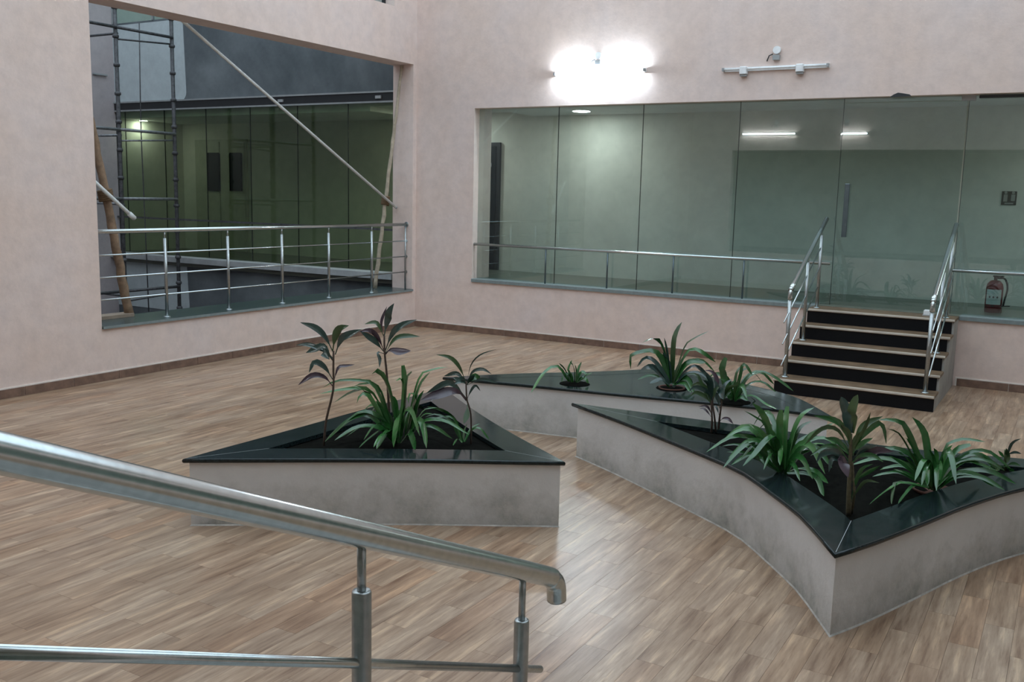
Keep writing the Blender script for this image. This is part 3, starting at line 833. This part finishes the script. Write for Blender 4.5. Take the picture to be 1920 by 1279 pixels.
plant('cordyline_plant', 'tall cordyline rising behind the lily of the left planter', 'plant', c2, (640, 2010), [
  ([(552, 640), (590, 420), (650, 210), (722, 85)], 135, 'cordyline_leaf', .03), ([(545, 640), (505, 430), (545, 280), (600, 140)], 55, 'cordyline_purple'), ([(545, 660), (450, 450), (370, 408), (215, 442)], 70, 'cordyline_green'),
  ([(553, 910), (440, 670), (300, 545), (110, 580)], 85, 'cordyline_purple'), ([(550, 920), (400, 740), (260, 640), (140, 560)], 105), ([(570, 900), (680, 620), (850, 460), (1110, 365)], 110),
  ([(572, 940), (720, 710), (900, 645), (1165, 655)], 90, 'cordyline_green'), ([(572, 960), (650, 885), (800, 915), (1010, 900)], 130, 'cordyline_purple'), ([(555, 950), (440, 925), (480, 1040), (470, 1185)], 60)],
  stems=[([(640, 2010), (600, 1350), (560, 950), (553, 640)], 24, 15, 'stem_brown')], group=G2, kind='blade', mats=('cordyline_leaf',), seed=4)
c3 = (780, 640, 5.8125)
plant('cordyline_plant', 'thin cordyline with drooping grey leaves at the left planter right corner', 'plant', c3, (600, 1130), [
  ([(545, 450), (470, 280), (370, 180), (220, 148)], 46, 'cordyline_green'), ([(555, 450), (600, 260), (700, 150), (880, 88)], 16), ([(555, 460), (620, 335), (730, 308), (825, 362)], 38),
  ([(558, 470), (640, 390), (705, 425)], 75, 'lily_leaf'), ([(560, 480), (720, 415), (900, 462)], 36), ([(545, 460), (450, 355), (305, 382)], 50), ([(545, 470), (500, 420), (420, 470)], 70, 'cordyline_leaf', .1),
  ([(550, 650), (470, 560), (350, 555), (50, 645)], 120, 'cordyline_purple', .06), ([(550, 630), (430, 490), (330, 458), (110, 570)], 70), ([(555, 640), (600, 540), (650, 485), (702, 545)], 30),
  ([(560, 690), (555, 800), (520, 905)], 62, 'cordyline_green', .08), ([(555, 480), (590, 420), (640, 370)], 50), ([(548, 470), (440, 410), (400, 405)], 50)],
  stems=[([(600, 1135), (598, 800), (555, 640), (545, 440)], 10, 8, 'stem_brown')], group=G2, kind='blade', mats=('cordyline_leaf',), seed=5)
plant('young_lily', 'small tuft of thin leaves beside the thin cordyline in the left planter', 'plant', c3, (515, 1115), [
  ([(510, 1100), (440, 880), (300, 760), (120, 715)], 34), ([(505, 1100), (420, 850), (280, 830), (100, 870)], 26, 'lily_leaf_pale'), ([(515, 1100), (430, 950), (410, 810)], 40), ([(530, 1100), (600, 980), (690, 950), (800, 1075)], 30, 'lily_leaf_pale'),
  ([(530, 1100), (600, 960), (700, 900)], 36), ([(505, 1100), (470, 980), (400, 900)], 40), ([(520, 1100), (530, 980), (560, 900)], 40), ([(505, 1105), (460, 1060), (405, 1140)], 30, 'lily_leaf_pale', .1), ([(510, 1100), (420, 900), (230, 800), (100, 830)], 26)],
  group=G1, mats=('lily_leaf',), seed=6)
c5 = (980, 590, 5.333)
plant('young_lily', 'small upright lily tuft near the pointed left end of the far planter', 'plant', c5, (520, 690), [
  ([(485, 680), (460, 560), (495, 455)], 42, 'lily_leaf_pale'), ([(515, 680), (510, 540), (470, 470)], 42), ([(540, 680), (560, 550), (590, 475)], 40), ([(475, 680), (420, 555), (365, 490)], 30), ([(465, 670), (350, 520), (220, 580), (85, 785)], 36, 'lily_leaf_pale', .25),
  ([(560, 680), (640, 610), (700, 585)], 24), ([(550, 685), (620, 640), (660, 690)], 32, 'lily_leaf_pale', .05), ([(470, 680), (410, 620), (392, 680)], 26, 'lily_leaf_pale', .05), ([(540, 680), (590, 580), (640, 600)], 42), ([(500, 680), (470, 600), (430, 600)], 42), ([(525, 680), (530, 560), (520, 500)], 44, 'lily_leaf_pale'), ([(550, 680), (600, 630), (650, 640)], 40)],
  group=G1, mats=('lily_leaf',), seed=7, foot_z=ZC)
plant('lily_plant', 'lily with a tall blade growing from a sunken pot in the far planter', 'plant', c5, (1490, 735), [
  ([(1495, 680), (1510, 300), (1540, 170), (1592, 78)], 52, 'cordyline_green'), ([(1510, 680), (1620, 330), (1720, 240), (1865, 168)], 28, 'cordyline_green'), ([(1470, 680), (1420, 400), (1340, 245), (1195, 283)], 45),
  ([(1480, 680), (1440, 380), (1415, 235)], 45), ([(1470, 680), (1350, 385), (1150, 385), (1075, 430), (1080, 545)], 52), ([(1470, 680), (1330, 480), (1230, 435), (1145, 525)], 45), ([(1470, 690), (1300, 525), (1165, 575)], 60),
  ([(1510, 680), (1650, 375), (1780, 370), (1930, 480)], 45, 'lily_leaf_pale'), ([(1510, 690), (1650, 490), (1830, 485)], 80), ([(1510, 690), (1650, 590), (1790, 585)], 40), ([(1520, 700), (1640, 640), (1720, 790)], 45, None, .15), ([(1470, 700), (1390, 650), (1270, 690)], 45),
  ([(1500, 700), (1620, 690), (1685, 780)], 45, 'lily_leaf_pale', .15), ([(1470, 690), (1400, 440), (1340, 400)], 70), ([(1500, 690), (1560, 520), (1680, 345)], 42, 'cordyline_green'), ([(1520, 690), (1700, 520), (1850, 600)], 45), ([(1480, 690), (1450, 480), (1400, 380)], 70), ([(1520, 700), (1600, 620), (1700, 680)], 50)],
  group=G1, mats=('lily_leaf', 'cordyline_leaf'), fill=4, seed=8, foot_z=ZC, pot=True)
c6 = (1270, 660, 7.522)
plant('lily_plant', 'lily with a long leaf reaching to the bottom step in the far planter', 'plant', c6, (800, 700), [
  ([(740, 660), (640, 320), (655, 180), (690, 85)], 110, None, 0, 'blunt'), ([(800, 660), (830, 330), (905, 195)], 45, 'cordyline_green'), ([(810, 660), (900, 290), (1035, 238)], 42, 'cordyline_green'), ([(820, 660), (1000, 340), (1190, 285), (1400, 380), (1635, 555)], 58),
  ([(830, 680), (1000, 635), (1110, 710)], 50), ([(830, 680), (1050, 615), (1250, 740), (1405, 812)], 32, 'lily_leaf_pale'), ([(780, 680), (700, 450), (600, 380)], 60), ([(810, 680), (860, 560), (905, 430)], 60, 'cordyline_green'), ([(860, 480), (930, 180), (1060, 330)], 50),
  ([(800, 680), (760, 500), (830, 380)], 40), ([(820, 680), (940, 480), (950, 380)], 40, 'cordyline_green'), ([(760, 680), (700, 560), (640, 520)], 60), ([(830, 690), (900, 640), (1000, 690)], 60), ([(780, 690), (740, 600), (690, 640)], 60), ([(810, 680), (870, 600), (960, 590)], 60), ([(790, 680), (730, 420), (690, 330)], 60)],
  group=G1, mats=('lily_leaf',), fill=5, seed=9, foot_z=ZC)
plant('cordyline_plant', 'clustered dark cordyline on several thin stems in the right planter', 'plant', c6, (520, 1150), [
  ([(485, 800), (430, 560), (300, 450), (190, 485)], 75), ([(490, 760), (480, 450), (420, 330), (320, 265)], 70), ([(500, 700), (560, 430), (500, 290), (390, 260)], 62, 'cordyline_purple'), ([(500, 720), (430, 570), (250, 500), (160, 565)], 70),
  ([(625, 680), (600, 555), (630, 580), (650, 670)], 105, 'cordyline_leaf', .12, 'strap'), ([(620, 680), (560, 480), (515, 390)], 60), ([(490, 900), (420, 775), (300, 775)], 36, 'cordyline_purple'), ([(485, 930), (390, 815), (310, 800)], 32, 'cordyline_purple'),
  ([(625, 700), (720, 520), (860, 465)], 55, 'cordyline_green'), ([(620, 700), (660, 480), (770, 385)], 50), ([(490, 760), (400, 640), (260, 575), (190, 625)], 62), ([(500, 720), (520, 560), (600, 480)], 62), ([(500, 740), (450, 470), (360, 400)], 70),
  ([(600, 800), (560, 620), (480, 560)], 62), ([(610, 760), (650, 640), (760, 560)], 60, 'cordyline_green'), ([(590, 900), (550, 780), (510, 760)], 30), ([(490, 760), (380, 560), (280, 330), (120, 320)], 50), ([(600, 980), (650, 940), (720, 950), (790, 1020)], 46, 'cordyline_purple', .05)],
  stems=[([(480, 1150), (490, 960), (480, 760), (490, 660)], 16, 11, 'stem_brown'), ([(545, 1150), (525, 930), (500, 760), (500, 640)], 16, 11, 'stem_brown'), ([(575, 1130), (600, 900), (625, 700), (615, 600)], 16, 11, 'stem_brown')], group=G2, kind='blade', mats=('cordyline_leaf', 'cordyline_leaf', 'cordyline_green'), seed=10)
c7 = (1340, 740, 6.396)
plant('lily_plant', 'bushy bright green lily beside the curved edge of the right planter', 'plant', c7, (820, 960), [
  ([(770, 900), (640, 400), (560, 215), (455, 105)], 85, 'lily_leaf_pale'), ([(760, 900), (620, 400), (500, 280), (355, 198)], 26), ([(800, 900), (778, 420), (800, 185)], 88, 'lily_leaf_pale', 0, 'blunt'), ([(830, 900), (850, 380), (875, 145)], 80, 'lily_leaf_pale', -.1, 'blunt'),
  ([(850, 900), (960, 430), (1060, 240), (1195, 160)], 85, 'lily_leaf_pale'), ([(860, 900), (1000, 440), (1165, 318)], 50, 'cordyline_green', -.1), ([(870, 900), (1100, 540), (1250, 430), (1430, 345)], 52), ([(870, 920), (1100, 590), (1320, 525), (1500, 650)], 55),
  ([(870, 920), (1080, 650), (1290, 598), (1475, 692)], 55, 'lily_leaf_pale'), ([(870, 940), (990, 900), (1190, 915), (1360, 1065)], 66, None, .1), ([(870, 950), (1080, 945), (1230, 1000), (1310, 1220)], 66, None, .15), ([(815, 920), (800, 640), (798, 700), (785, 850)], 85, 'lily_leaf_pale', .3),
  ([(790, 920), (720, 515), (600, 575), (480, 720), (340, 860)], 78, None, .25), ([(770, 920), (560, 540), (420, 425), (260, 450), (105, 555)], 66, 'lily_leaf_pale', .05), ([(770, 930), (480, 610), (320, 650), (95, 890)], 55, None, .25), ([(770, 920), (480, 560), (330, 640)], 85, 'lily_leaf_pale', .05),
  ([(770, 930), (430, 720), (145, 690)], 40), ([(770, 920), (450, 660), (250, 600), (90, 622)], 36), ([(790, 930), (650, 650), (690, 820)], 45, None, .2), ([(780, 930), (560, 740), (600, 850)], 45, None, .2), ([(840, 900), (920, 560), (1000, 420)], 75), ([(860, 920), (1000, 690), (1280, 655)], 50), ([(780, 900), (700, 560), (600, 460)], 70), ([(870, 920), (960, 620), (1150, 470)], 60), ([(800, 900), (740, 600), (700, 430)], 70)],
  group=G1, mats=LM, fill=14, flen=(.32, .56), seed=11)
c8 = (1500, 730, 5.115)
plant('cordyline_plant', 'thick-stemmed cordyline at the front point of the right planter', 'plant', c8, (465, 1215), [
  ([(488, 420), (500, 240), (555, 55)], 108, 'cordyline_green', .02, 'strap'), ([(480, 420), (450, 240), (395, 75)], 95, 'cordyline_leaf', -.04, 'strap'), ([(505, 620), (560, 430), (640, 330), (795, 262)], 66, 'cordyline_green'), ([(480, 560), (430, 400), (340, 305), (130, 255)], 62, 'lily_leaf'),
  ([(505, 640), (580, 480), (740, 330), (800, 370), (828, 530)], 55, 'lily_leaf'), ([(478, 600), (370, 400), (220, 375), (40, 540)], 44), ([(495, 720), (640, 620), (750, 585), (900, 600)], 72, 'cordyline_purple', .05), ([(500, 700), (650, 590), (820, 560)], 44, 'lily_leaf'),
  ([(478, 720), (330, 595), (200, 630), (160, 710)], 72, 'cordyline_leaf', .08), ([(478, 740), (400, 680), (420, 740), (462, 850)], 110, 'cordyline_purple', .12), ([(490, 900), (650, 800), (770, 735)], 40, 'lily_leaf', .1), ([(500, 560), (620, 380), (678, 222)], 34, 'cordyline_green'),
  ([(478, 640), (360, 500), (235, 468)], 56, 'lily_leaf'), ([(500, 680), (620, 570), (740, 545)], 50), ([(480, 700), (380, 620), (280, 560)], 60), ([(495, 640), (540, 480), (600, 400)], 60), ([(495, 700), (590, 640), (640, 620)], 60, 'cordyline_green'), ([(478, 760), (320, 660), (275, 800)], 50, 'cordyline_leaf', .05), ([(485, 560), (460, 420), (400, 350)], 56), ([(490, 1050), (540, 880), (600, 760), (700, 720)], 40, 'lily_leaf', .05), ([(485, 1080), (560, 960), (640, 880), (760, 900)], 34, 'cordyline_green', .05), ([(478, 700), (360, 560), (230, 560), (100, 640)], 50, 'lily_leaf', .05), ([(495, 720), (580, 640), (700, 640), (800, 700)], 50, 'lily_leaf', .08), ([(480, 660), (420, 560), (340, 480)], 56, 'lily_leaf'), ([(500, 620), (600, 520), (700, 470)], 50, 'lily_leaf')],
  stems=[([(465, 1220), (468, 1000), (480, 720), (488, 430)], 26, 14, 'trunk_bark'), ([(490, 1200), (520, 1000), (510, 850), (500, 700)], 16, 12, 'trunk_bark')], group=G2, kind='blade', mats=('cordyline_leaf', 'cordyline_green'), seed=12)
c9 = (1630, 770, 6.62)
plant('lily_plant', 'spreading green lily along the right edge of the right planter', 'plant', c9, (790, 985), [
  ([(770, 940), (700, 350), (620, 180), (535, 88)], 88), ([(740, 940), (480, 260), (330, 130), (105, 120)], 72), ([(720, 940), (400, 330), (225, 230)], 28, 'cordyline_green'), ([(830, 940), (960, 450), (1080, 380), (1200, 360), (1440, 392)], 52),
  ([(830, 940), (1060, 520), (1255, 428)], 74, None, 0, 'blunt'), ([(840, 940), (1050, 680), (1250, 610), (1500, 640), (1630, 725)], 58), ([(840, 950), (1150, 650), (1350, 660), (1570, 745)], 52, 'lily_leaf_pale'), ([(820, 950), (868, 655), (875, 760), (878, 868)], 95, 'lily_leaf_pale', .3), ([(770, 950), (720, 740), (720, 800), (720, 940)], 62, 'lily_leaf_pale', .3),
  ([(740, 940), (560, 600), (420, 500), (300, 480)], 62), ([(730, 940), (480, 720), (340, 620), (250, 562)], 46), ([(720, 950), (450, 700), (200, 715), (130, 742)], 46), ([(720, 950), (400, 780), (200, 785), (40, 822)], 46), ([(730, 960), (420, 895), (230, 990), (0, 1170)], 50, 'lily_leaf_pale', .2),
  ([(740, 960), (560, 930), (450, 1040), (360, 1160)], 50, None, .2), ([(730, 960), (350, 890), (300, 1000), (278, 1165)], 48, 'cordyline_green', .15), ([(750, 940), (560, 480), (460, 345)], 55), ([(760, 940), (640, 600), (560, 520)], 70), ([(780, 940), (790, 620), (740, 480)], 80), ([(800, 940), (830, 560), (800, 470)], 70, 'lily_leaf_pale'),
  ([(740, 940), (460, 590), (360, 520)], 50), ([(820, 940), (940, 560), (1030, 430)], 60), ([(730, 950), (500, 800), (300, 730)], 46), ([(760, 940), (680, 700), (600, 640)], 70)],
  group=G1, mats=LM, fill=14, flen=(.32, .56), seed=13, pot=True)
plant('young_cordyline', 'sparse young cordyline sprout at the far right of the right planter', 'plant', c9, (1690, 740), [
  ([(1695, 640), (1740, 480), (1790, 390), (1885, 352)], 38), ([(1690, 680), (1600, 640), (1480, 690), (1300, 790)], 36, 'cordyline_leaf', .1), ([(1690, 690), (1780, 660), (1880, 690)], 40), ([(1690, 600), (1650, 560), (1600, 500)], 40), ([(1690, 700), (1620, 700), (1560, 750)], 60, 'lily_leaf', .1), ([(1695, 700), (1760, 740), (1840, 760)], 40), ([(1690, 560), (1800, 520), (1890, 540)], 34), ([(1690, 700), (1720, 600), (1700, 470)], 60, 'cordyline_green')],
  stems=[([(1690, 745), (1688, 620), (1692, 490)], 20, 16, 'stem_green')], group=G2, kind='blade', mats=('cordyline_leaf', 'lily_leaf'), seed=14)

# ------------------------------------------------------------------ wall tube lights and junction boxes
def tube_light(xa, xb, y, z, face, label, lit, group='tube lights on the courtyard walls'):
    """face = -1: on the back wall looking to -Y, +1: on the near wall"""
    s = face
    t = thing('tube_light', ((xa + xb) / 2, y, z), label, 'tube light', group)
    MB().box((xa, y + s * .001, z - .028), (xb, y + s * .022, z + .028)).obj('batten', 'fixture_white', t)
    MB().tube([(xa + .03, y + s * .062, z), (xb - .03, y + s * .062, z)], .016, 12).obj('tube', lit or 'fixture_white', t)
    for x in (xa + .015, xb - .015): MB().box((x - .014, y + s * .001, z - .022), (x + .014, y + s * .082, z + .022)).obj('end_cap', 'fixture_grey', t)
    for f_ in (.21, .74):
        x = xa + (xb - xa) * f_
        if lit: continue
        MB().bbox((x - .05, min(y + s * .001, y + s * .10), z - .07), (x + .05, max(y + s * .001, y + s * .10), z + .03), .01).obj('bracket', 'fixture_white', t)
        MB().box((x - .045, y + s * .02, z - .10), (x + .045, y + s * .08, z - .07)).obj('bracket_foot', 'fixture_grey', t)
    return t
def junction_box(x, y, z, s, label):
    t = thing('junction_box', (x, y, z), label, 'junction box', 'junction boxes above the tube lights')
    k = MB()
    k.tube([(x, y + s * .001, z + .02), (x, y + s * .045, z + .02)], .052, 16).obj('cover', 'fixture_white', t)
    MB().box((x - .045, y + s * .001, z - .11), (x + .045, y + s * .06, z - .045)).obj('terminal', 'fixture_grey', t)
    MB().tube([(x - .05, y + s * .03, z - .03), (x - .1, y + s * .035, z - .05), (x - .13, y + s * .02, z - .12)], .008, 6).obj('cable', 'black_metal', t)
tube_light(2.63, 4.13, 0, 4.14, -1, 'glowing tube light high on the wall above the glass screen', 'lit_tube')
tube_light(5.29, 6.74, 0, 4.088, -1, 'unlit white tube light fixture on the wall right of the glowing one', None)
junction_box(3.36, 0, 4.36, -1, 'small white junction box just above the glowing tube light')
junction_box(6.03, 0, 4.30, -1, 'small white junction box just above the unlit tube light')
tube_light(1.46, 2.96, YF, 4.11, 1, 'lit tube light mirrored in the glass pane left of the door', 'lit_tube_far')
tube_light(4.10, 5.60, YF, 4.08, 1, 'lit tube light mirrored in the glass door beside its handle', 'lit_tube_far')
junction_box(2.40, YF, 4.40, 1, 'junction box mirrored in the glass pane left of the door')
junction_box(5.05, YF, 4.38, 1, 'junction box mirrored in the glass door beside its handle')

def downlight(x, y, z, r, label):
    t = thing('downlight', (x, y, z), label, 'ceiling light', 'round corridor downlights')
    MB().lathe((x, y, z - .012), [(r * 1.12, 0), (r * 1.12, .0115)], 20).obj('rim', 'fixture_white', t)
    MB().lathe((x, y, z - .016), [(r, 0), (r, .004)], 20).obj('lens', 'lit_downlight', t)
p = on_y(1090, 214, 1.15); downlight(p[0], p[1], CZ, .14, 'round lit downlight in the corridor ceiling behind the glass screen')
p = on_y(268, 227, .75); downlight(p[0] + .02, p[1], p[2] + .01, .075, 'round lit downlight behind the dark glass beyond the scaffolding')
downlight(-.35, 1.15, CZ + .08, .14, 'added unseen downlight brightening the corridor behind the corner pillar')  # hidden lamp added to light the corridor on both sides of the pillar
downlight(10.6, 1.1, CZ, .14, 'added out-of-view downlight brightening the corridor past the extinguisher')  # extra lamp outside the view, added to brighten the corridor's right part

# ------------------------------------------------------------------ fire extinguisher, sign, white block
ex, ey = 8.90, .82
t = thing('fire_extinguisher', (ex, ey, LV), 'red fire extinguisher with pale label standing behind the glass', 'extinguisher')
MB().lathe((ex, ey, LV), [(.098, 0), (.105, .01), (.105, .33), (.095, .38), (.06, .42), (.028, .43)], 24).obj('cylinder', 'extinguisher_red', t)
mb = MB(); n_ = 9
for i in range(n_):
    an = -math.pi / 2 + (i / (n_ - 1) - .5) * 1.9
    for z in (.11, .31): mb.v.append((ex + .1065 * math.cos(an), ey + .1065 * math.sin(an), LV + z))
for i in range(n_ - 1): mb.f.append((2 * i, 2 * i + 2, 2 * i + 3, 2 * i + 1)); mb.sm.append(True)
lb = mb.obj('label_sheet', 'paper_label', t)
for dx in (-.04, 0, .04):
    an = -math.pi / 2 + dx / .09
    MB().tube([(ex + .1062 * math.cos(an), ey + .1062 * math.sin(an), LV + .21), (ex + .1075 * math.cos(an), ey + .1075 * math.sin(an), LV + .21)], .013, 10).obj('pictogram_dot', 'black_metal', lb)
MB().lathe((ex, ey, LV + .43), [(.022, 0), (.022, .04), (.03, .04), (.03, .06), (.012, .065)], 12).obj('valve', 'black_metal', t)
MB().box((ex - .03, ey - .10, LV + .48), (ex + .10, ey + .03, LV + .492)).box((ex - .02, ey - .09, LV + .515), (ex + .12, ey + .03, LV + .527)).obj('lever', 'black_metal', t)
MB().tube([tuple(q) for q in catmull([(ex + .02, ey, LV + .46), (ex + .11, ey - .01, LV + .45), (ex + .15, ey - .02, LV + .33), (ex + .13, ey - .03, LV + .18), (ex + .12, ey - .03, LV + .10)], 6)], .012, 8).obj('hose', 'black_metal', t)
MB().tube([(ex - .10, ey - .03, LV + .09), (ex, ey - .108, LV + .09), (ex + .105, ey - .03, LV + .09), (ex + .20, ey - .03, LV + .10)], .008, 6).obj('strap', 'black_metal', t)

p = on_y(1892, 372, CYB)
t = thing('wall_sign', (p[0], CYB, p[2]), 'small square dark brown pictogram sign on the corridor wall', 'sign')
h = .095
MB().bbox((p[0] - h, CYB - .012, p[2] - h), (p[0] + h, CYB - .001, p[2] + h), .004).obj('plate', 'sign_brown', t)
MB().tube([(p[0] + .05, CYB - .016, p[2] + .075), (p[0] + .05, CYB - .012, p[2] + .075)], .02, 10).box((p[0] + .025, CYB - .015, p[2] - .04), (p[0] + .075, CYB - .012, p[2] + .05)).obj('figure', 'sign_pale', t)
MB().tube([(p[0] - .045, CYB - .016, p[2] + .075), (p[0] - .045, CYB - .012, p[2] + .075)], .02, 10).box((p[0] - .07, CYB - .015, p[2] - .05), (p[0] - .02, CYB - .012, p[2] + .05)).obj('figure', 'sign_pale', t)
MB().box((p[0] - .05, CYB - .015, p[2] - .085), (p[0] + .06, CYB - .012, p[2] - .065)).obj('figure', 'sign_pale', t)

p = on_z(1740, 592, LV)
b = MB().bbox((p[0] - .05, p[1] - .06, LV + .0015), (p[0] + .06, p[1] + .05, LV + .06), .006); b.bbox((p[0] + .10, p[1] - .03, LV + .0015), (p[0] + .16, p[1] + .05, LV + .05), .006)
t = thing('door_stop', (p[0], p[1], LV), 'small white block on the top step beside the right handrail', 'door stop')
MB().bbox((p[0] - .05, p[1] - .06, LV + .0015), (p[0] + .05, p[1] + .05, LV + .07), .006).obj('block', 'fixture_white', t)
MB().box((p[0] - .06, p[1] - .065, LV + .0012), (p[0] + .06, p[1] + .055, LV + .012)).obj('base_plate', 'dust_grey', t)

# ------------------------------------------------------------------ scaffolding, props and pipes beyond the left opening
sx = -5.38; sy = [-.50, -1.74, -3.0]
t = thing('scaffold_tower', (sx, -1.74, -3), 'dark steel scaffold tower with cup couplers in the light shaft', 'scaffold')
for xx, ys in ((sx, sy), (sx - 1.3, [-1.74, -3.0])):
    for y in ys:
        st_ = MB().tube([(xx, y, -3), (xx, y, 7.6)], .036, 10).obj('standard', 'scaffold_steel', t)
        z = -2.6
        while z < 7.5:
            MB().lathe((xx, y, z), [(.038, 0), (.058, .015), (.058, .05), (.038, .07)], 10).obj('cup', 'scaffold_steel', st_)
            z += .5
for z in (5.09, 3.30, 2.06, .36, -1.4, 6.8):
    m_ = 'scaffold_pale' if z in (3.30, 2.06) else 'scaffold_steel'
    for a, b in zip(sy, sy[1:]): MB().tube([(sx + .03, a, z), (sx + .03, b, z)], .028, 8).obj('ledger', m_, t)
    MB().tube([(sx, -1.70, z - .10), (sx - 1.3, -1.70, z - .10)], .022, 8).obj('ledger', m_, t)
    MB().tube([(sx - 1.3, -1.74, z), (sx - 1.3, -3.0, z)], .022, 8).obj('ledger', m_, t)
    if z != 2.06: MB().tube([(sx, -.50, z - .12), (sx - .02, -1.74, z - .20)], .016, 8).obj('brace', m_, t)
# hanging cable
pc = [on_y(262, y_, -.05) for y_ in (44, 150, 260, 400, 560)]
c = MB().tube([(q[0], q[1], q[2]) for q in [on_y(261, 43, -.1), on_y(263, 180, -.1), on_y(265, 260, -.1), on_y(272, 420, -.1), on_y(279, 585, -.1)]], .012, 6).obj('hanging_cable', 'scaffold_steel')
tag(c, 'thin dark cable hanging straight down between the scaffold uprights', 'cable')

def lash(cn, axis, r, n, mat, parent):
    """rope turns around a pole"""
    a = Vector(axis).normalized(); u = a.orthogonal().normalized(); v = a.cross(u); pts = []
    for i in range(n * 10 + 1):
        an = 2 * math.pi * i / 10
        pts.append(tuple(Vector(cn) + a * ((i / (n * 10) - .5) * n * .022) + (u * math.cos(an) + v * math.sin(an)) * r))
    return MB().tube(pts, .020, 6).obj('lashing', mat, parent)
def pole(P0, P1, r0, r1, mat, label, lash_at=None):
    t = thing('prop_pole', P0, label, 'pole')
    A = np.array(P0, float); B = np.array(P1, float); n = 9
    rng = random.Random(int(abs(P0[1]) * 100))
    pts = []; rr = []
    for i in range(n * 3 + 1):
        u = i / (n * 3); q = A + (B - A) * u
        if 0 < i < n * 3: q = q + np.array([rng.uniform(-.008, .008), rng.uniform(-.01, .01), 0])
        pts.append(tuple(q)); rr.append((r0 + (r1 - r0) * u) * (1.10 if i % 3 == 0 else 1.0))
    MB().tube(pts, rr, 10).obj('shaft', mat, t)
    if lash_at is not None:
        q = A + (B - A) * lash_at; lash(q, B - A, r0 * .95 + .022, 6, 'rope', t)
    return t
q0 = on_x(243, 588, -.52); q1 = on_x(181, 282, -.62); up = q1 + (q1 - np.array([-.52, q0[1], SZ])) * 0.65
pole((-.52, q0[1], SZ), tuple(up), .055, .040, 'bamboo', 'thick brown wooden prop leaning at the left edge of the opening', .445)
q0 = on_z(703, 541, SZ); q1 = on_x(757, 128, -.22)
pole((q0[0], q0[1], SZ), (q1[0], min(q1[1], OY1 - .03), 4.385), .036, .024, 'bamboo_pale', 'slim pale bamboo prop leaning at the right edge of the opening', .40)
a = on_x(743, 390, -.30); b = on_x(340, 38, -.46); b2 = b + (b - a) * .06
pp = thing('diagonal_pipe', tuple(a), 'long white pipe slanting across the left opening', 'pipe')
MB().tube([tuple(a), tuple(b), tuple(b2)], .022, 12).obj('barrel', 'white_pipe', pp)
d_ = (a - b) / np.linalg.norm(a - b)
MB().tube([tuple(a - d_ * .02), tuple(a + d_ * .004)], .0235, 12).obj('end_cap', 'fixture_grey', pp)
a = on_x(253, 411, -.40); b = on_x(204, 366, -.45); b2 = b + (b - a) * 1.5
pp = thing('short_pipe', tuple(a), 'short white pipe end lashed to the brown prop', 'pipe')
MB().tube([tuple(a), tuple(b), tuple(b2)], .024, 12).obj('barrel', 'white_pipe', pp)
d_ = (a - b) / np.linalg.norm(a - b)
MB().tube([tuple(a - d_ * .10), tuple(a - d_ * .01)], .032, 12).obj('collar', 'white_pipe', pp)
MB().tube([tuple(a - d_ * .012), tuple(a + d_ * .004)], .017, 12).obj('bore', 'black_metal', pp)
# board lying on the outer sill behind the brown prop
a = on_z(250, 585, SZ)
b = MB().bbox((-.64, OY0 + .01, SZ + .001), (-.45, a[1] - .30, SZ + .045), .004).obj('scrap_board', 'tan_board')
tag(b, 'short tan board lying on the outer sill behind the brown prop', 'board')
